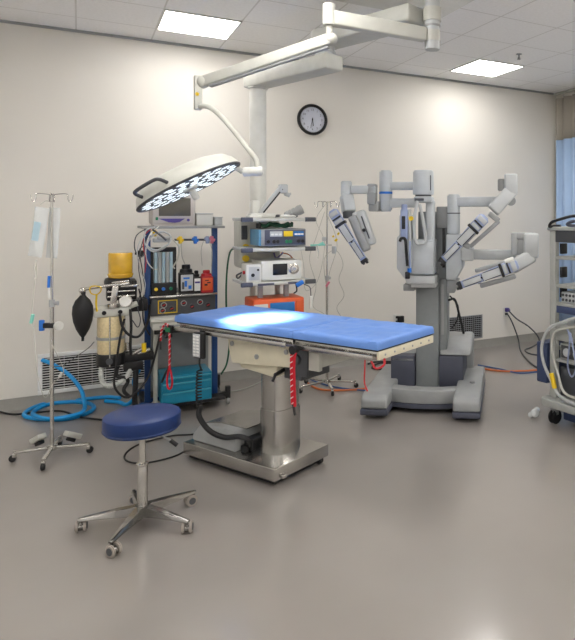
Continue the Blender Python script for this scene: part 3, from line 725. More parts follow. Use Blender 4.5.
t = bthing('blue_clamp', 'small bright blue clip with dangling white connector on the lowest boom rail', 'clip', .20, SY-.02, 1.10)
G().box(-.035, .03, -.02, .012, .0, .035, .005, Matrix.Rotation(-.5, 4, 'Y')).build('clip_body', 'blue', t)
G().tube([(.02,-.02,.01), (.07,-.02,-.02), (.08,-.02,-.09)], .004).build('lead', 'dgrey', t)
G().box(.068, .092, -.03, -.012, -.20, -.09, .004).build('connector', 'white', t)
t = bthing('mint_tube_set', 'mint green tube connector resting on the right end of the middle boom shelf', 'tubing', .32, SY+.03, 1.409)
G().cyl((-.02,0,.010), (.10,-.01,.012), .008, n=12).cyl((.05,-.01,.012), (.085,-.012,.03), .010, n=12).build('connector', 'mint', t)
G().cyl((.10,-.01,.012), (.16,-.01,.008), .006, n=10).tube([(.03,-.01,.01), (.04,-.02,-.05), (.035,-.02,-.10)], .006).build('line', 'clearline', t)
t = bthing('supply_packet', 'flat white supply packets stacked at the left of the top boom shelf', 'packet', -.145, SY+.10, 1.648)
G().box(-.045, .05, -.05, .07, 0, .018, .005).box(-.035, .06, -.045, .06, .018, .034, .005).build('packet_stack', 'paper', t)
t = bthing('supply_packet', 'crumpled white wipe lying beside the ribbed hose on the top boom shelf', 'packet', .10, SY+.05, 1.648)
G().sph((0,0,.012), .04, (1.3,.9,.35), 10).sph((.05,.01,.010), .03, (1.4,.8,.4), 9).build('wipe', 'paper', t)

# ------------------------------------------------------------------ anaesthesia machine
AX, AY = .78, 5.65
am = thing('anaesthesia_machine', 'blue-framed anaesthesia machine cart with gauges, bellows and absorber canister', 'anaesthesia machine', (AX, AY, 0))
def A(x, y, z): return (x-AX, y-AY, z)
def ab(g, x0, x1, y0, y1, z0, z1, b=0): return g.box(x0-AX, x1-AX, y0-AY, y1-AY, z0, z1, b)
for x, nm in ((.470, 0), (1.005, 1)):
    for y in (5.65,):
        p = ab(G(), x, x+.045, y, y+.045, .10, 1.555, .004).build('frame_post', 'frameblue', am)
ab(G(), .515, 1.0, 5.66, 5.69, .10, .13).build('cross_member', 'frameblue', am)
ab(G(), .44, 1.10, 5.58, 6.0, 1.555, 1.575, .005).build('top_shelf', 'mgrey', am)
ab(G(), .51, 1.03, 6.085, 6.10, .80, 1.0, 0).build('back_panel', 'mgrey', am)
# flow meter bank
fm = ab(ab(ab(G(), .517, .715, 5.66, 5.72, 1.36, 1.395, .004), .517, .535, 5.66, 5.72, 1.0, 1.37, .002), .69, .715, 5.66, 5.72, 1.0, 1.37, .002)
ab(ab(fm, .53, .70, 5.715, 5.73, 1.0, 1.37), .517, .715, 5.63, 5.72, 1.0, 1.095, .006)
fm = fm.build('flowmeter_bank', 'black', am)
for i in range(5):
    x = .555+.03*i
    G().cyl(A(x, 5.668, 1.097), A(x, 5.668, 1.355), .0135, n=14).build('flow_tube', 'bluetint' if i % 2 == 0 else 'lgrey', fm)
ab(G(), .537, .69, 5.682, 5.688, 1.10, 1.355).build('tube_brightener', 'paper', fm)  # pale sheet added behind the tubes to make them look brighter
for x, c in ((.553,'yellow'), (.610,'blue'), (.668,'green')): G().cyl(A(x, 5.615, 1.047), A(x, 5.63, 1.047), .014, n=18, bev=.003).build('flow_knob', c, fm)
ab(G(), .50, 1.03, 5.55, 5.72, .982, .998, .003).build('mid_shelf', 'steel', am)
ab(G(), .62, .70, 5.546, 5.55, .984, .997).build('shelf_label', 'paper', am)
# gauge panel
gp = ab(G(), .51, 1.022, 5.60, 6.0, .825, .972, .006).build('gauge_panel', 'dgrey', am)
ab(ab(ab(ab(G(), .565,.715,5.592,5.597,.948,.955), .565,.715,5.592,5.597,.845,.852), .565,.572,5.592,5.597,.85,.95), .708,.715,5.592,5.597,.85,.95).build('yellow_frame', 'yellow', gp)
for i, (x, z) in enumerate([(.61,.915), (.67,.88), (.765,.92), (.83,.885), (.895,.92), (.96,.89), (.60,.87)]):
    q = G().lathe([(0,0), (.024,0), (.024,.008), (.020,.010), (0,.008)], A(x, 5.598, z), 22, (0,-1,0)).build('gauge', 'dgrey' if i % 2 else 'mgrey', gp)
    G().lathe([(0,.009), (.017,.009), (.017,.0105), (0,.0105)], A(x, 5.598, z), 18, (0,-1,0)).build('gauge_dial', 'black', q)
    G().beam(A(x-.010, 5.586, z-.004), A(x+.012, 5.586, z+.006), .003, .008).build('needle', 'red', q)
# counter with drawer
ab(G(), .495, 1.06, 5.42, 6.05, .80, .824, .006).build('counter', 'offwhite', am)
dr = ab(G(), .51, 1.045, 5.44, 5.98, .735, .795, .006).build('drawer', 'offwhite', am)
ab(G(), .56, .99, 5.425, 5.44, .755, .77, .003).build('drawer_pull', 'mgrey', dr)
ab(ab(G(), .53, 1.0, 5.50, 5.60, .69, .733, .004), .60, .66, 5.46, 5.52, .66, .70, .006).build('under_bracket', 'black', am)
ab(G(), .515, 1.02, 5.93, 5.95, .12, .735).build('rear_panel', 'mgrey', am)
ab(ab(G(), .528, .560, 5.56, 5.60, .10, .735, .006), .52, .58, 5.54, 5.62, .09, .115, .006).build('front_tube', 'offwhite', am)
ab(G(), .45, 1.09, 5.52, 6.12, .07, .10, .006).build('base_shelf', 'black', am)
for x, y in ((.43, 5.60), (1.13, 5.62), (.43, 6.08), (1.13, 6.08)):
    l = G().beam(A(.5 if x < .8 else 1.05, y, .09), A(x, y, .10), .05, .04, .005).box(x-AX-.02, x-AX+.02, y-AY-.025, y-AY+.025, .055, .16 if x > 1 else .11, .005).build('outrigger', 'frameblue' if x < .8 else 'black', am)
    G().cyl(A(x-.013, y, .035), A(x+.013, y, .035), .035, n=24, bev=.005).build('caster', 'mgrey' if x > 1 and y < 5.8 else 'rubber', l)
# hose rail
g = G().cyl(A(.70, 5.66, 1.458), A(1.03, 5.66, 1.452), .009, n=12); g.build('hook_rail', 'dgrey', am)
ab(ab(G(), .53, .66, 5.60, 5.66, 1.44, 1.475, .006), .56, .67, 5.57, 5.6, 1.465, 1.49, .006).build('sensor_block', 'lgrey', am)
def clip(x, z, c, lab):
    t = thing('hose_clip', lab, 'clip', (x, 5.655, z))
    G().box(-.028, .028, -.016, .008, -.012, .014, .005, Matrix.Rotation(.35, 4, 'Y')).box(-.014, .014, -.02, .012, -.035, .03, .006).build('clip_body', c, t)
    return t
clip(.745, 1.458, 'yellow', 'yellow clip on the rail above the anaesthesia vaporizer'); clip(.865, 1.455, 'blue', 'blue clip midway along the rail above the vaporizers')
clip(.965, 1.455, 'silver', 'pale blue clip on the rail next to the pink one'); clip(1.0, 1.455, 'pink', 'pink clip at the right end of the machine rail')
clip(.545, 1.525, 'yellow', 'yellow clip on the cable bundle under the monitor')
# breathing system on the left
br = ab(G(), .32, .475, 5.47, 5.53, .895, .99, .005); ab(br, .36, .48, 5.5, 5.68, .90, .985, .005); br.build('swing_arm', 'black', am)
mf = ab(G(), .095, .35, 5.38, 5.50, .88, .945, .012); mf.cyl(A(.30,5.44,.93), A(.40,5.44,.965), .022, n=20).cyl(A(.16,5.44,.94), A(.16,5.44,.965), .05, .035, n=24).cyl(A(.30,5.44,.94), A(.30,5.44,.975), .045, .03, n=24)
mf = mf.build('absorber_manifold', 'offwhite', am)
for x in (.165, .275): G().cyl(A(x,5.365,.915), A(x,5.385,.915), .016, n=16).build('port', 'black', mf)
gg = G().lathe([(0,0), (.048,0), (.050,.006), (.050,.028), (.044,.034), (0,.032)], A(.315, 5.42, .99), 28, (-.1,-1,.1)).build('pressure_gauge', 'chrome', am)
G().lathe([(0,.033), (.038,.033), (.038,.036), (0,.036)], A(.315, 5.42, .99), 24, (-.1,-1,.1)).build('gauge_face', 'paper', gg)
can = G().lathe([(.0,.72), (.093,.72), (.097,.728), (.097,.86), (.092,.878), (.0,.88)], A(.215, 5.46, 0), 36).build('upper_canister', 'absorb', am)
G().lathe([(.0,.585), (.088,.585), (.096,.60), (.096,.70), (.0,.70)], A(.215, 5.46, 0), 36).build('lower_canister', 'absorb', am)
G().lathe([(.0,.698), (.102,.70), (.102,.72), (.0,.722)], A(.215, 5.46, 0), 36).build('canister_ring', 'mgrey', am)
cb = G().lathe([(.0,.49), (.085,.49), (.104,.50), (.104,.575), (.098,.59), (.0,.59)], A(.215, 5.46, 0), 36).build('canister_base', 'black', am)
G().cyl(A(.20,5.345,.54), A(.20,5.365,.54), .024, n=20).build('release_knob', 'dgrey', cb)
for i in range(3):
    a = i*2.1+.4; G().cyl(A(.215+.105*math.cos(a), 5.46+.105*math.sin(a), .50), A(.215+.105*math.cos(a), 5.46+.105*math.sin(a), .88), .006, n=10).build('clamp_rod', 'chrome', am)
low = ab(G(), .26, .52, 5.42, 5.52, .505, .565, .008); ab(low, .30, .44, 5.40, 5.5, .44, .51, .01); ab(low, .46, .52, 5.5, 5.68, .51, .56, .006); low.build('lower_bracket', 'black', am)
G().cyl(A(.36,5.42,.57), A(.43,5.42,.60), .016, n=14).cyl(A(.33,5.43,.60), A(.33,5.43,.66), .018, n=14).cyl(A(.40,5.44,.565), A(.49,5.44,.585), .02, n=14).build('valve', 'steel', am)
G().cyl(A(.445,5.42,.575), A(.445,5.42,.645), .018, n=16).build('yellow_cap', 'yellow', am)
# bellows assembly
ab(ab(G(), .185, .40, 5.47, 5.66, .99, 1.15, .015), .17, .36, 5.44, 5.62, 1.09, 1.17, .03).build('bellows_block', 'black', am)
g = G()
for z in (1.02, 1.06, 1.10): g.box(.19-AX, .385-AX, 5.455-AY, 5.468-AY, z, z+.012, .003)
g.box(.28-AX, .41-AX, 5.44-AY, 5.46-AY, 1.10, 1.115, .002).cyl(A(.22,5.45,1.135), A(.34,5.45,1.145), .012); g.build('chrome_trim', 'chrome', am)
bl = G().lathe([(0,1.168), (.082,1.168), (.089,1.175), (.089,1.20), (.086,1.205), (.088,1.21), (.088,1.36), (.083,1.368), (0,1.37)], A(.285, 5.53, 0), 40).build('bellows_dome', 'amber', am)
g = G()
for i in range(6):
    z = 1.185+.026*i; g.lathe([(0,z), (.062,z), (.072,z+.013), (.062,z+.026), (0,z+.026)], A(.285, 5.53, 0), 30)
g.build('bellows', 'yellow', bl)
G().lathe([(.086,1.185), (.093,1.188), (.093,1.202), (.086,1.206)], A(.285, 5.53, 0), 40).build('dome_ring', 'amber', bl)
# inhale tube
G().tube([A(.025,5.40,1.10), A(.12,5.40,1.115), A(.26,5.40,1.125), A(.34,5.40,1.13)], .012, 12).sph(A(.021,5.40,1.095), .024).cyl(A(.021,5.40,1.06), A(.021,5.40,1.095), .018, n=16).build('bag_arm', 'chrome', am)
G().beam(A(.245,5.40,1.12), A(.225,5.40,.955), .045, .035, .01).cyl(A(.225,5.40,.95), A(.225,5.40,.975), .04, n=20).build('exhaust_elbow', 'chrome', am)
# monitor
t = thing('vital_signs_monitor', 'beige patient monitor with dark screen and purple strip on the machine top', 'monitor', (AX, AY, 1.576))
def mb(g, x0, x1, y0, y1, z0, z1, b=0): return g.box(x0-AX, x1-AX, y0-AY, y1-AY, z0, z1, b)
mb(mb(G(), .525, .865, 5.63, 5.95, .012, .262, .022), .54,.86,5.64,5.9,0,.014).build('case', 'mauve', t)
mb(G(), .575, .825, 5.624, 5.632, .085, .238, .004).build('screen', 'greyscreen', t)
G().prism([(.57-AX,.063), (.78-AX,.063), (.74-AX,.035), (.70-AX,.028), (.65-AX,.032)], -.026, -.018, 'xz').build('control_strip', 'purple', t)
G().cyl((.805-AX,-.03,.05), (.805-AX,-.018,.05), .012, n=16).build('jog_knob', 'purple', t)
mb(G(), .55, .57, 5.622, 5.632, .05, .075, .003).build('power_button', 'green', t)
t = thing('supply_box', 'small translucent white supply box beside the patient monitor', 'box', (.965, 5.72, 1.576))
G().box(-.09, .045, -.07, .07, 0, .10, .008).build('box_body', 'white', t); G().box(-.095, .05, -.075, .075, .098, .11, .005).build('lid', 'lgrey', t)
t = thing('supply_box', 'short grey open box at the right end of the machine top', 'box', (1.06, 5.72, 1.576))
G().box(-.035, .035, -.05, .05, 0, .075, .008).box(-.04, .04, -.055, .055, .07, .078, .002).build('box_body', 'lgrey', t)
# vaporizers
def vaporizer(x, w_, h, label, body, lab, accent):
    t = thing('vaporizer', label, 'vaporizer', (x, 5.65, .999))
    G().box(-w_/2, w_/2, -.06, .05, 0, h*.72, .008).build('body', body, t)
    G().cyl((0,-.005,h*.72), (0,-.005,h*.85), w_*.46, w_*.42, n=28, bev=.004).cyl((0,-.005,h*.85), (0,-.005,h), w_*.30, n=24, bev=.004).build('dial_cap', 'black' if accent != 'red' else 'red', t)
    k = G().box(-w_*.42, w_*.42, -.064, -.059, h*.10, h*.66, .003).build('label_plate', lab, t)
    return t, k
t, k = vaporizer(.79, .115, .245, 'grey vaporizer with black top and blue-marked label', 'black', 'lgrey', 'blue')
G().box(-.03, .02, -.066, -.063, .125, .14).box(-.02, .0, -.066, -.063, .06, .11).box(.01, .035, -.066, -.063, .04, .07).build('marking', 'blue', k)
G().box(-.04, -.022, -.067, -.063, .04, .10).build('lock', 'dgrey', k)
t, k = vaporizer(.873, .058, .19, 'narrow black vaporizer with white label between the grey and red ones', 'black', 'paper', 'b')
G().box(-.02, .02, -.066, -.063, .085, .10).build('marking', 'purple', k)
t, k = vaporizer(.955, .098, .19, 'red vaporizer with orange label at right of the shelf', 'red', 'orange', 'red')
G().box(-.025, .0, -.066, -.063, .06, .075).box(-.005, .025, -.066, -.063, .08, .09).box(-.02, .01, -.066, -.063, .10, .108).build('marking', 'black', k)
# teal drawer box
t = thing('tool_chest', 'small teal metal drawer chest on the bottom shelf of the machine', 'tool chest', (.775, 5.60, .101))
G().box(-.195, .20, -.10, .22, 0, .235, .006).build('case', 'teal', t)
for z0, z1 in ((.008, .10), (.11, .175), (.183, .222)):
    d = G().box(-.185, .19, -.108, -.099, z0, z1, .003).build('drawer', 'teal', t)
    G().box(-.185, .19, -.122, -.106, z1-.012, z1-.001, .004).build('drawer_lip', 'tealhi', d)
# breathing bag
t = thing('breathing_bag', 'black rubber breathing bag hanging from the chrome arm beside the bellows', 'breathing bag', (.024, 5.40, .74))
G().lathe([(0,-.03), (.009,-.03), (.010,.0), (.02,.012), (.045,.06), (.064,.12), (.072,.18), (.068,.235), (.05,.28), (.028,.305), (.019,.318), (.02,.345), (0,.345)], (0,0,0), 36).build('bag', 'rubber', t)
# yellow strap
t = thing('yellow_strap', 'thin yellow strap looped over the chrome bag arm', 'strap', (.10, 5.38, 1.09))
G().tube([(-.03,0,.02), (-.01,-.014,.037), (.035,-.012,.03), (.045,0,.0), (.02,.01,-.03), (-.02,.005,-.02)], .0045, 8, closed=True).tube([(.015,-.006,-.03), (.012,-.006,-.10), (.018,-.006,-.16)], .007).build('strap', 'yellow', t)

# hoses
def cable(nm, label, pts, r, m, cat='cable', k=6, grp=None, n=8): return single(G().tube(pts, r, n, k), nm, m, label, cat, grp)
def ribbed(nm, label, pts, r, m):
    P = spline(pts, 14); g = G(); bm_pts = []
    g.tube([tuple(p) for p in P], lambda u: r*(1+.10*math.sin(u*len(P)*1.9)), 12, 1)
    return single(g, nm, m, label, 'hose')
ribbed('corrugated_hose', 'white corrugated hose curling below the absorber canister', [(.15,5.42,.50), (.145,5.40,.43), (.16,5.39,.37), (.21,5.38,.345), (.28,5.38,.37), (.335,5.40,.42), (.345,5.42,.46)], .018, 'corr')
cable('black_hose', 'black hose looping from manifold down below the absorber to the frame', [(.305,5.37,.86), (.27,5.34,.70), (.24,5.32,.48), (.235,5.32,.35), (.30,5.33,.26), (.38,5.36,.27), (.47,5.42,.36), (.52,5.44,.5), (.56,5.42,.68), (.58,5.44,.74)], .0085, 'rubber')
cable('black_hose', 'black hose sagging between the manifold and the blue post', [(.27,5.36,.90), (.29,5.35,.80), (.34,5.35,.73), (.40,5.37,.71), (.45,5.45,.75), (.49,5.52,.83), (.50,5.56,.93)], .010, 'rubber')
cable('black_hose', 'thin black hose hanging straight beside the absorber canister', [(.345,5.38,.93), (.35,5.36,.80), (.345,5.36,.66), (.35,5.38,.57)], .010, 'rubber')
cable('black_hose', 'thick black hose dropping from the lower bracket to the floor', [(.39,5.44,.45), (.385,5.42,.33), (.38,5.42,.20), (.40,5.44,.10), (.46,5.5,.03)], .020, 'rubber')
cable('black_hose', 'black hose bunched under the lower bracket near the canister base', [(.27,5.46,.50), (.25,5.40,.42), (.30,5.38,.40), (.33,5.40,.36), (.30,5.38,.30), (.34,5.38,.24)], .014, 'rubber')
cable('thin_line', 'thin grey line looping from the blue post past the bellows', [(.47,5.58,1.52), (.43,5.50,1.40), (.41,5.46,1.25), (.43,5.46,1.08), (.40,5.44,.95), (.42,5.42,.84), (.40,5.40,.78), (.36,5.40,.84)], .004, 'dgrey')
cable('thin_line', 'thin black line hanging left of the blue post down to the swing arm', [(.49,5.60,1.50), (.455,5.55,1.42), (.42,5.50,1.38), (.44,5.50,1.22), (.46,5.50,1.06), (.44,5.46,1.0)], .004, 'black')
cable('thin_line', 'thin red line curling down from the monitor beside the blue post', [(.52,5.60,1.56), (.46,5.55,1.50), (.45,5.52,1.40), (.47,5.53,1.30), (.46,5.52,1.2)], .0035, 'red')
t = thing('monitor_leads', 'tangled white and grey monitor leads draped over the left post', 'cable', (.52, 5.57, 1.40))
G().tube([(.02,-.0,.17), (-.05,-.02,.14), (-.06,-.03,.04), (.0,-.04,-.03), (.09,-.04,.0), (.14,-.03,.08), (.08,-.02,.13), (.0,-.03,.10), (-.04,-.03,.02), (.03,-.05,-.02), (.12,-.04,.03)], .007).build('lead', 'lgrey', t)
G().tube([(.05,0,.175), (-.02,-.03,.11), (-.05,-.03,.0), (-.045,-.03,-.10), (.0,-.03,-.17), (.04,-.03,-.18)], .005).build('lead', 'white', t)
G().tube([(.16,-.01,.06), (.20,-.02,.0), (.19,-.02,-.10), (.16,-.01,-.16), (.17,0,-.18)], .006).build('lead', 'offwhite', t)
G().tube([(.0,-.02,.15), (.06,-.05,.10), (.10,-.05,.06)], .008).build('lead', 'dgrey', t)
t = thing('rail_lines', 'thin clear lines dropping from the clips to the vaporizers', 'tubing', (.78, 5.64, 1.2))
G().tube([(-.03,0,.24), (-.025,-.01,.12), (.0,0,.05)], .004).build('line', 'clearline', t)
G().tube([(.15,0,.24), (.13,-.01,.16), (.14,0,.03)], .003).build('line', 'clearline', t)
G().tube([(.20,0,.24), (.22,-.01,.14), (.215,0,.02)], .003).build('line', 'clearline', t)
cable('green_hose', 'dark green gas hose running from the service head down behind the machine', [(1.30,5.22,1.36), (1.22,5.25,1.40), (1.14,5.35,1.39), (1.12,5.5,1.33), (1.115,5.6,1.1), (1.12,5.62,.8), (1.145,5.63,.55), (1.13,5.66,.35), (1.09,5.7,.25)], .008, 'dkgreen')
cable('thin_line', 'thin cord stretched from the breathing bag toward the floor at left', [(-.17,5.2,.58), (-.10,5.28,.565), (-.03,5.34,.60), (.06,5.36,.66), (.10,5.38,.70)], .003, 'dgrey')
cable('black_hose', 'black hose hanging from the counter bracket beside the front tube', [(.63,5.46,.68), (.64,5.44,.60), (.635,5.44,.45), (.60,5.45,.36), (.58,5.47,.30)], .009, 'rubber')
# blue hose coil
hz_ = .016
c1 = [(0.318, 6.241, 0.016), (0.218, 6.335, 0.016), (0.045, 6.367, 0.016), (-0.146, 6.412, 0.016), (-0.292, 6.358, 0.018), (-0.377, 6.211, 0.02), (-0.383, 6.079, 0.016), (-0.272, 5.928, 0.016), (-0.098, 5.824, 0.016), (0.042, 5.886, 0.016), (0.11, 6.03, 0.016), (0.067, 6.21, 0.018), (-0.068, 6.221, 0.045), (-0.215, 6.231, 0.048), (-0.309, 6.11, 0.045), (-0.316, 5.983, 0.04), (-0.199, 5.783, 0.045), (-0.029, 5.795, 0.045), (0.035, 5.888, 0.05), (0.036, 6.014, 0.1)]
c2 = [(0.007, 6.15, 0.173), (-0.083, 6.25, 0.284), (-0.202, 6.3, 0.375), (-0.277, 6.345, 0.41)]
cable('blue_hose', 'thick bright blue hose coiled on the floor and plugged into the white grille', c1+c2, .0165, 'hoseblue', 'hose', 8, None, 12)
cable('blue_hose', 'bright blue hose curving up beside the blue machine post', [(.20,6.2,.018), (.30,6.1,.018), (.36,5.95,.03), (.42,5.82,.14), (.40,5.80,.26), (.44,5.78,.36)], .0165, 'hoseblue', 'hose', 8, None, 12)
cable('floor_cable', 'black cable lying on the floor in front of the blue hose coil', [(-0.674, 6.525, 0.008), (-0.496, 6.234, 0.008), (-0.354, 6.18, 0.008), (-0.139, 6.114, 0.008), (0.006, 5.848, 0.008), (0.173, 5.662, 0.008), (0.348, 5.448, 0.008), (0.471, 5.217, 0.008)], .008, 'rubber')
# extra busy lines at the left post
cable('thin_line', 'pale grey line swinging from the monitor leads down past the bellows dome', [(.47,5.57,1.50), (.425,5.5,1.46), (.40,5.47,1.36), (.425,5.47,1.22), (.46,5.5,1.12), (.45,5.48,1.02)], .004, 'lgrey')
cable('thin_line', 'dark loop of line hooked at the top of the left blue post', [(.48,5.60,1.56), (.40,5.54,1.50), (.385,5.5,1.40), (.42,5.48,1.33), (.455,5.52,1.36), (.45,5.56,1.46)], .0045, 'dgrey')
cable('thin_line', 'black line hanging between bellows block and counter corner', [(.41,5.44,1.08), (.435,5.42,.95), (.44,5.42,.84), (.46,5.42,.76), (.49,5.44,.70)], .0055, 'black')
t = thing('line_connector', 'small black connector block clipped beside the left blue post', 'connector', (.435, 5.56, 1.33))
G().box(-.03, .022, -.02, .02, 0, .05, .006).box(-.045, -.03, -.01, .01, .015, .035, .003).build('connector_body', 'black', t)

# ------------------------------------------------------------------ surgical robot (local x = right seen from its front, y = back)
rb = thing('surgical_robot', 'tall grey four-armed surgical robot on a wheeled base with splayed feet', 'surgical robot', (2.68, 4.76, 0), math.radians(-36.87))
# base
def foot(sx):
    x0, x1 = (-.49, -.27) if sx < 0 else (.265, .485)
    prof = [(-.52,.085), (-.52,.16), (-.47,.195), (-.30,.205), (.15,.215), (.50,.21), (.55,.17), (.55,.085)]
    g = G(); g.prism([(a, b) for a, b in prof], x0, x1, 'yz', .018, seg=3)
    f = g.build('foot', 'mgrey', rb)
    G().prism([(-.525,.035), (-.525,.083), (.55,.083), (.55,.035)], x0-.004, x1+.004, 'yz', .008).build('bumper', 'rdark', f)
    for yy in (-.40, .42): G().cyl(((x0+x1)/2-.05, yy, .03), ((x0+x1)/2+.05, yy, .03), .03, n=20).build('wheel', 'rubber', f)
    return f
foot(-1); f = foot(1)
G().cyl((.40,-.10,.208), (.40,-.10,.225), .022, n=16).build('pedal_stud', 'mgrey', f)
bar = [(-.29,-.30), (-.15,-.335), (.0,-.345), (.15,-.335), (.27,-.30), (.27,-.16), (.15,-.20), (0,-.21), (-.15,-.20), (-.29,-.16)]
G().prism(bar, .085, .20, 'xy', .012).build('front_bar', 'mgrey', rb)
G().prism([(x*1.0, y-.002) for x, y in bar], .045, .083, 'xy', .004).build('front_bar_skirt', 'rdark', rb)
G().box(-.28, .26, -.22, .5, .05, .13, .01).build('chassis', 'mgrey', rb)
for x0, x1, nm in ((-.335,-.118,'l'), (.10,.315,'r')):
    G().box(x0, x1, -.03, .45, .13, .42, .012).build('base_panel', 'rdark', rb)
G().prism([(-.03,.425), (.02,.47), (.22,.555), (.44,.555), (.48,.50), (.48,.425)], .10, .385, 'yz', .03, seg=3).box(.10, .38, .42, .50, .13, .44, .02).build('base_shroud', 'mgrey', rb)
G().prism([(-.03,.40), (.10,.43), (.44,.43), (.48,.40), (.48,.36), (-.03,.36)], -.33, -.12, 'yz', .012).build('base_shroud', 'mgrey', rb)
G().box(-.112, .095, 0, .30, .10, 1.20, .010).build('column', 'colgrey', rb)
G().box(.097, .165, .02, .26, .45, 1.10, .006).build('column_side', 'colgrey', rb)
G().box(.115, .14, .012, .022, .60, 1.05, .002).build('column_strip', 'mgrey', rb)
G().box(.065, .20, .02, .28, 1.10, 1.60, .006).build('column_track', 'colgrey', rb)
g = G().box(.075, .185, -.02, .2, 1.555, 1.745, .010).build('column_head', 'mgrey', rb)
G().box(.125, .150, .005, .018, 1.20, 1.55, .002).build('track_slot', 'black', rb)
G().box(-.10, .07, .05, .28, 1.15, 1.70, .01).build('column_back', 'colgrey', rb)

# centre carriage panels
G().prism([(-.262,1.20), (-.262,1.475), (-.24,1.49), (-.24,1.67), (-.13,1.67), (-.13,1.06), (-.155,1.06)], -.13, .12, 'xz', .01).build('side_cover', 'lgrey', rb)
G().box(-.135, .075, -.20, .05, 1.155, 1.455, .014, seg=3).build('centre_cover', 'rgrey', rb)
G().box(-.17, .085, -.205, .10, 1.075, 1.145, .012).box(-.13, .085, -.17, .10, 1.04, 1.075, .006).build('carriage_lip', 'lgrey', rb)
G().prism([(.20,1.50), (.30,1.50), (.315,1.30), (.31,1.20), (.25,1.10), (.17,1.10), (.17,1.50)], -.10, .22, 'xz', .012).build('side_cover', 'rgrey', rb)
G().prism([(.17,1.095), (.27,1.095), (.24,.98), (.17,.98)], -.04, .2, 'xz', .008).build('carriage_lip', 'mgrey', rb)
G().box(-.21, -.11, -.10, .05, 1.0, 1.06, .008).build('carriage_lip', 'mgrey', rb)

def slide(arm, top, bot, w_=.08, n=(0,-1,0), m='silver', tip=True, lift=.04):
    """instrument carriage: faceted channel with dark latches and a black tool tip"""
    top, bot = Vector(top), Vector(bot); u = (bot-top); L = u.length; u.normalize(); n = Vector(n); n = (n-u*n.dot(u)).normalized(); s = u.cross(n)
    M = Matrix((( s.x, n.x, u.x, top.x), (s.y, n.y, u.y, top.y), (s.z, n.z, u.z, top.z), (0,0,0,1)))
    g = G().prism([(-w_*.5,0), (-w_*.5,L*.22), (-w_*.42,L*.25), (-w_*.36,L*.62), (-w_*.30,L), (w_*.30,L), (w_*.36,L*.62), (w_*.46,L*.25), (w_*.5,L*.22), (w_*.5,0), (w_*.25,-.02), (-w_*.25,-.02)], -.018, .012, 'xz', .004, M)
    b = g.build('instrument_slide', m, arm)
    G().box(-w_*.30, w_*.30, .012, .020, L*.28, L*.60, .003, M).box(-w_*.22, w_*.22, .012, .018, L*.64, L*.95, .003, M).box(-w_*.42, w_*.42, .012, .024, L*.0, L*.08, .003, M).box(-w_*.40, w_*.40, .012, .022, L*.165, L*.225, .003, M).build('slide_insert', 'lgrey', arm)
    G().box(-w_*.46, w_*.46, .013, .026, L*.12, L*.15, .003, M).box(-w_*.58, w_*.58, -.022, .030, L*.235, L*.285, .005, M).box(-w_*.36, -w_*.30, .012, .022, L*.30, L*.58, .001, M).box(w_*.22, w_*.27, .012, .020, L*.64, L*.95, .001, M).box(w_*.30, w_*.36, .012, .022, L*.30, L*.58, .001, M).box(-w_*.27, -w_*.22, .012, .020, L*.64, L*.95, .001, M).box(-w_*.30, w_*.30, .012, .020, L*.605, L*.615, .001, M).cyl(M @ Vector((0,.012,L*.62)), M @ Vector((0,.024,L*.62)), .008, n=12).build('slide_latch', 'black', arm)
    if tip: G().box(-w_*.34, w_*.34, -.02, .028, L*.985, L*1.05, .006, M).box(-w_*.30, -w_*.08, .0, .03, L*1.04, L*1.085, .004, M).box(w_*.10, w_*.28, -.01, .02, L*1.04, L*1.07, .004, M).build('tool_mount', 'black', arm)
    return M
def link(arm, p0, p1, w_, h, m='lgrey', nm='arm_link', bev=.015): return G().beam(p0, p1, w_, h, bev, up=(0,1,0), seg=3).build(nm, m, arm)

# arm 1: far left
a1_ = G(); a1_.cyl((-.365,-.10,1.70), (-.365,-.10,2.062), .057, n=32, bev=.012)
a1_.beam((-.33,-.09,1.925), (-.08,-.08,1.925), .085, .07, .01, up=(0,0,1)).beam((-.33,-.09,1.775), (-.08,-.08,1.775), .085, .08, .01, up=(0,0,1))
a1_ = a1_.build('robotic_arm', 'rgrey', rb)
G().lathe([(.0575,1.855), (.059,1.858), (.059,1.872), (.0575,1.875)], (-.365,-.10,0), 32).build('blue_band', 'blue', a1_)
G().box(-.50, -.41, -.20, -.08, 1.70, 1.79, .012).box(-.505, -.43, -.235, -.13, 1.76, 1.94, .014).build('arm_link', 'mgrey', a1_)
G().box(-.65, -.43, -.235, -.145, 1.855, 1.925, .010).build('arm_link', 'rgrey', a1_)
G().cyl((-.695,-.20,1.835), (-.695,-.20,1.965), .048, n=28, bev=.008).build('elbow_joint', 'rgrey', a1_)
G().beam((-.695,-.20,1.84), (-.655,-.26,1.69), .11, .09, .016, seg=3).build('wrist', 'rgrey', a1_)
G().box(-.69, -.60, -.34, -.24, 1.64, 1.70, .012).build('wrist_joint', 'dgrey', a1_)
P0 = Vector((-0.61, -0.33, 1.661)); P1 = Vector((-0.48, -0.33, 1.364))
G().beam(P0, P1, .075, .075, .02, up=(0,1,0), seg=3).build('slide_bracket', 'mgrey', a1_)
Q0 = Vector((-0.545, -0.28, 1.678)); Q1 = Vector((-0.449, -0.28, 1.413)); dd = (Q1-Q0).normalized()
G().beam(Q0-dd*.03, Q1, .085, .10, .025, up=(0,1,0), seg=3).beam(P0, Q0+Vector((0,0,.0)), .045, .05, .012).build('parallelogram', 'lgrey', a1_)
G().beam(Q0+Vector((.01,-.055,0))+dd*.02, Q1+Vector((.01,-.055,0))-dd*.06, .010, .014, .002, up=(0,1,0)).build('slot', 'dgrey', a1_)
G().cyl((P0+P1)/2+Vector((.05,-.02,.03)), (P0+P1)/2+Vector((.05,-.055,.03)), .015, n=14).build('pivot_pin', 'black', a1_)
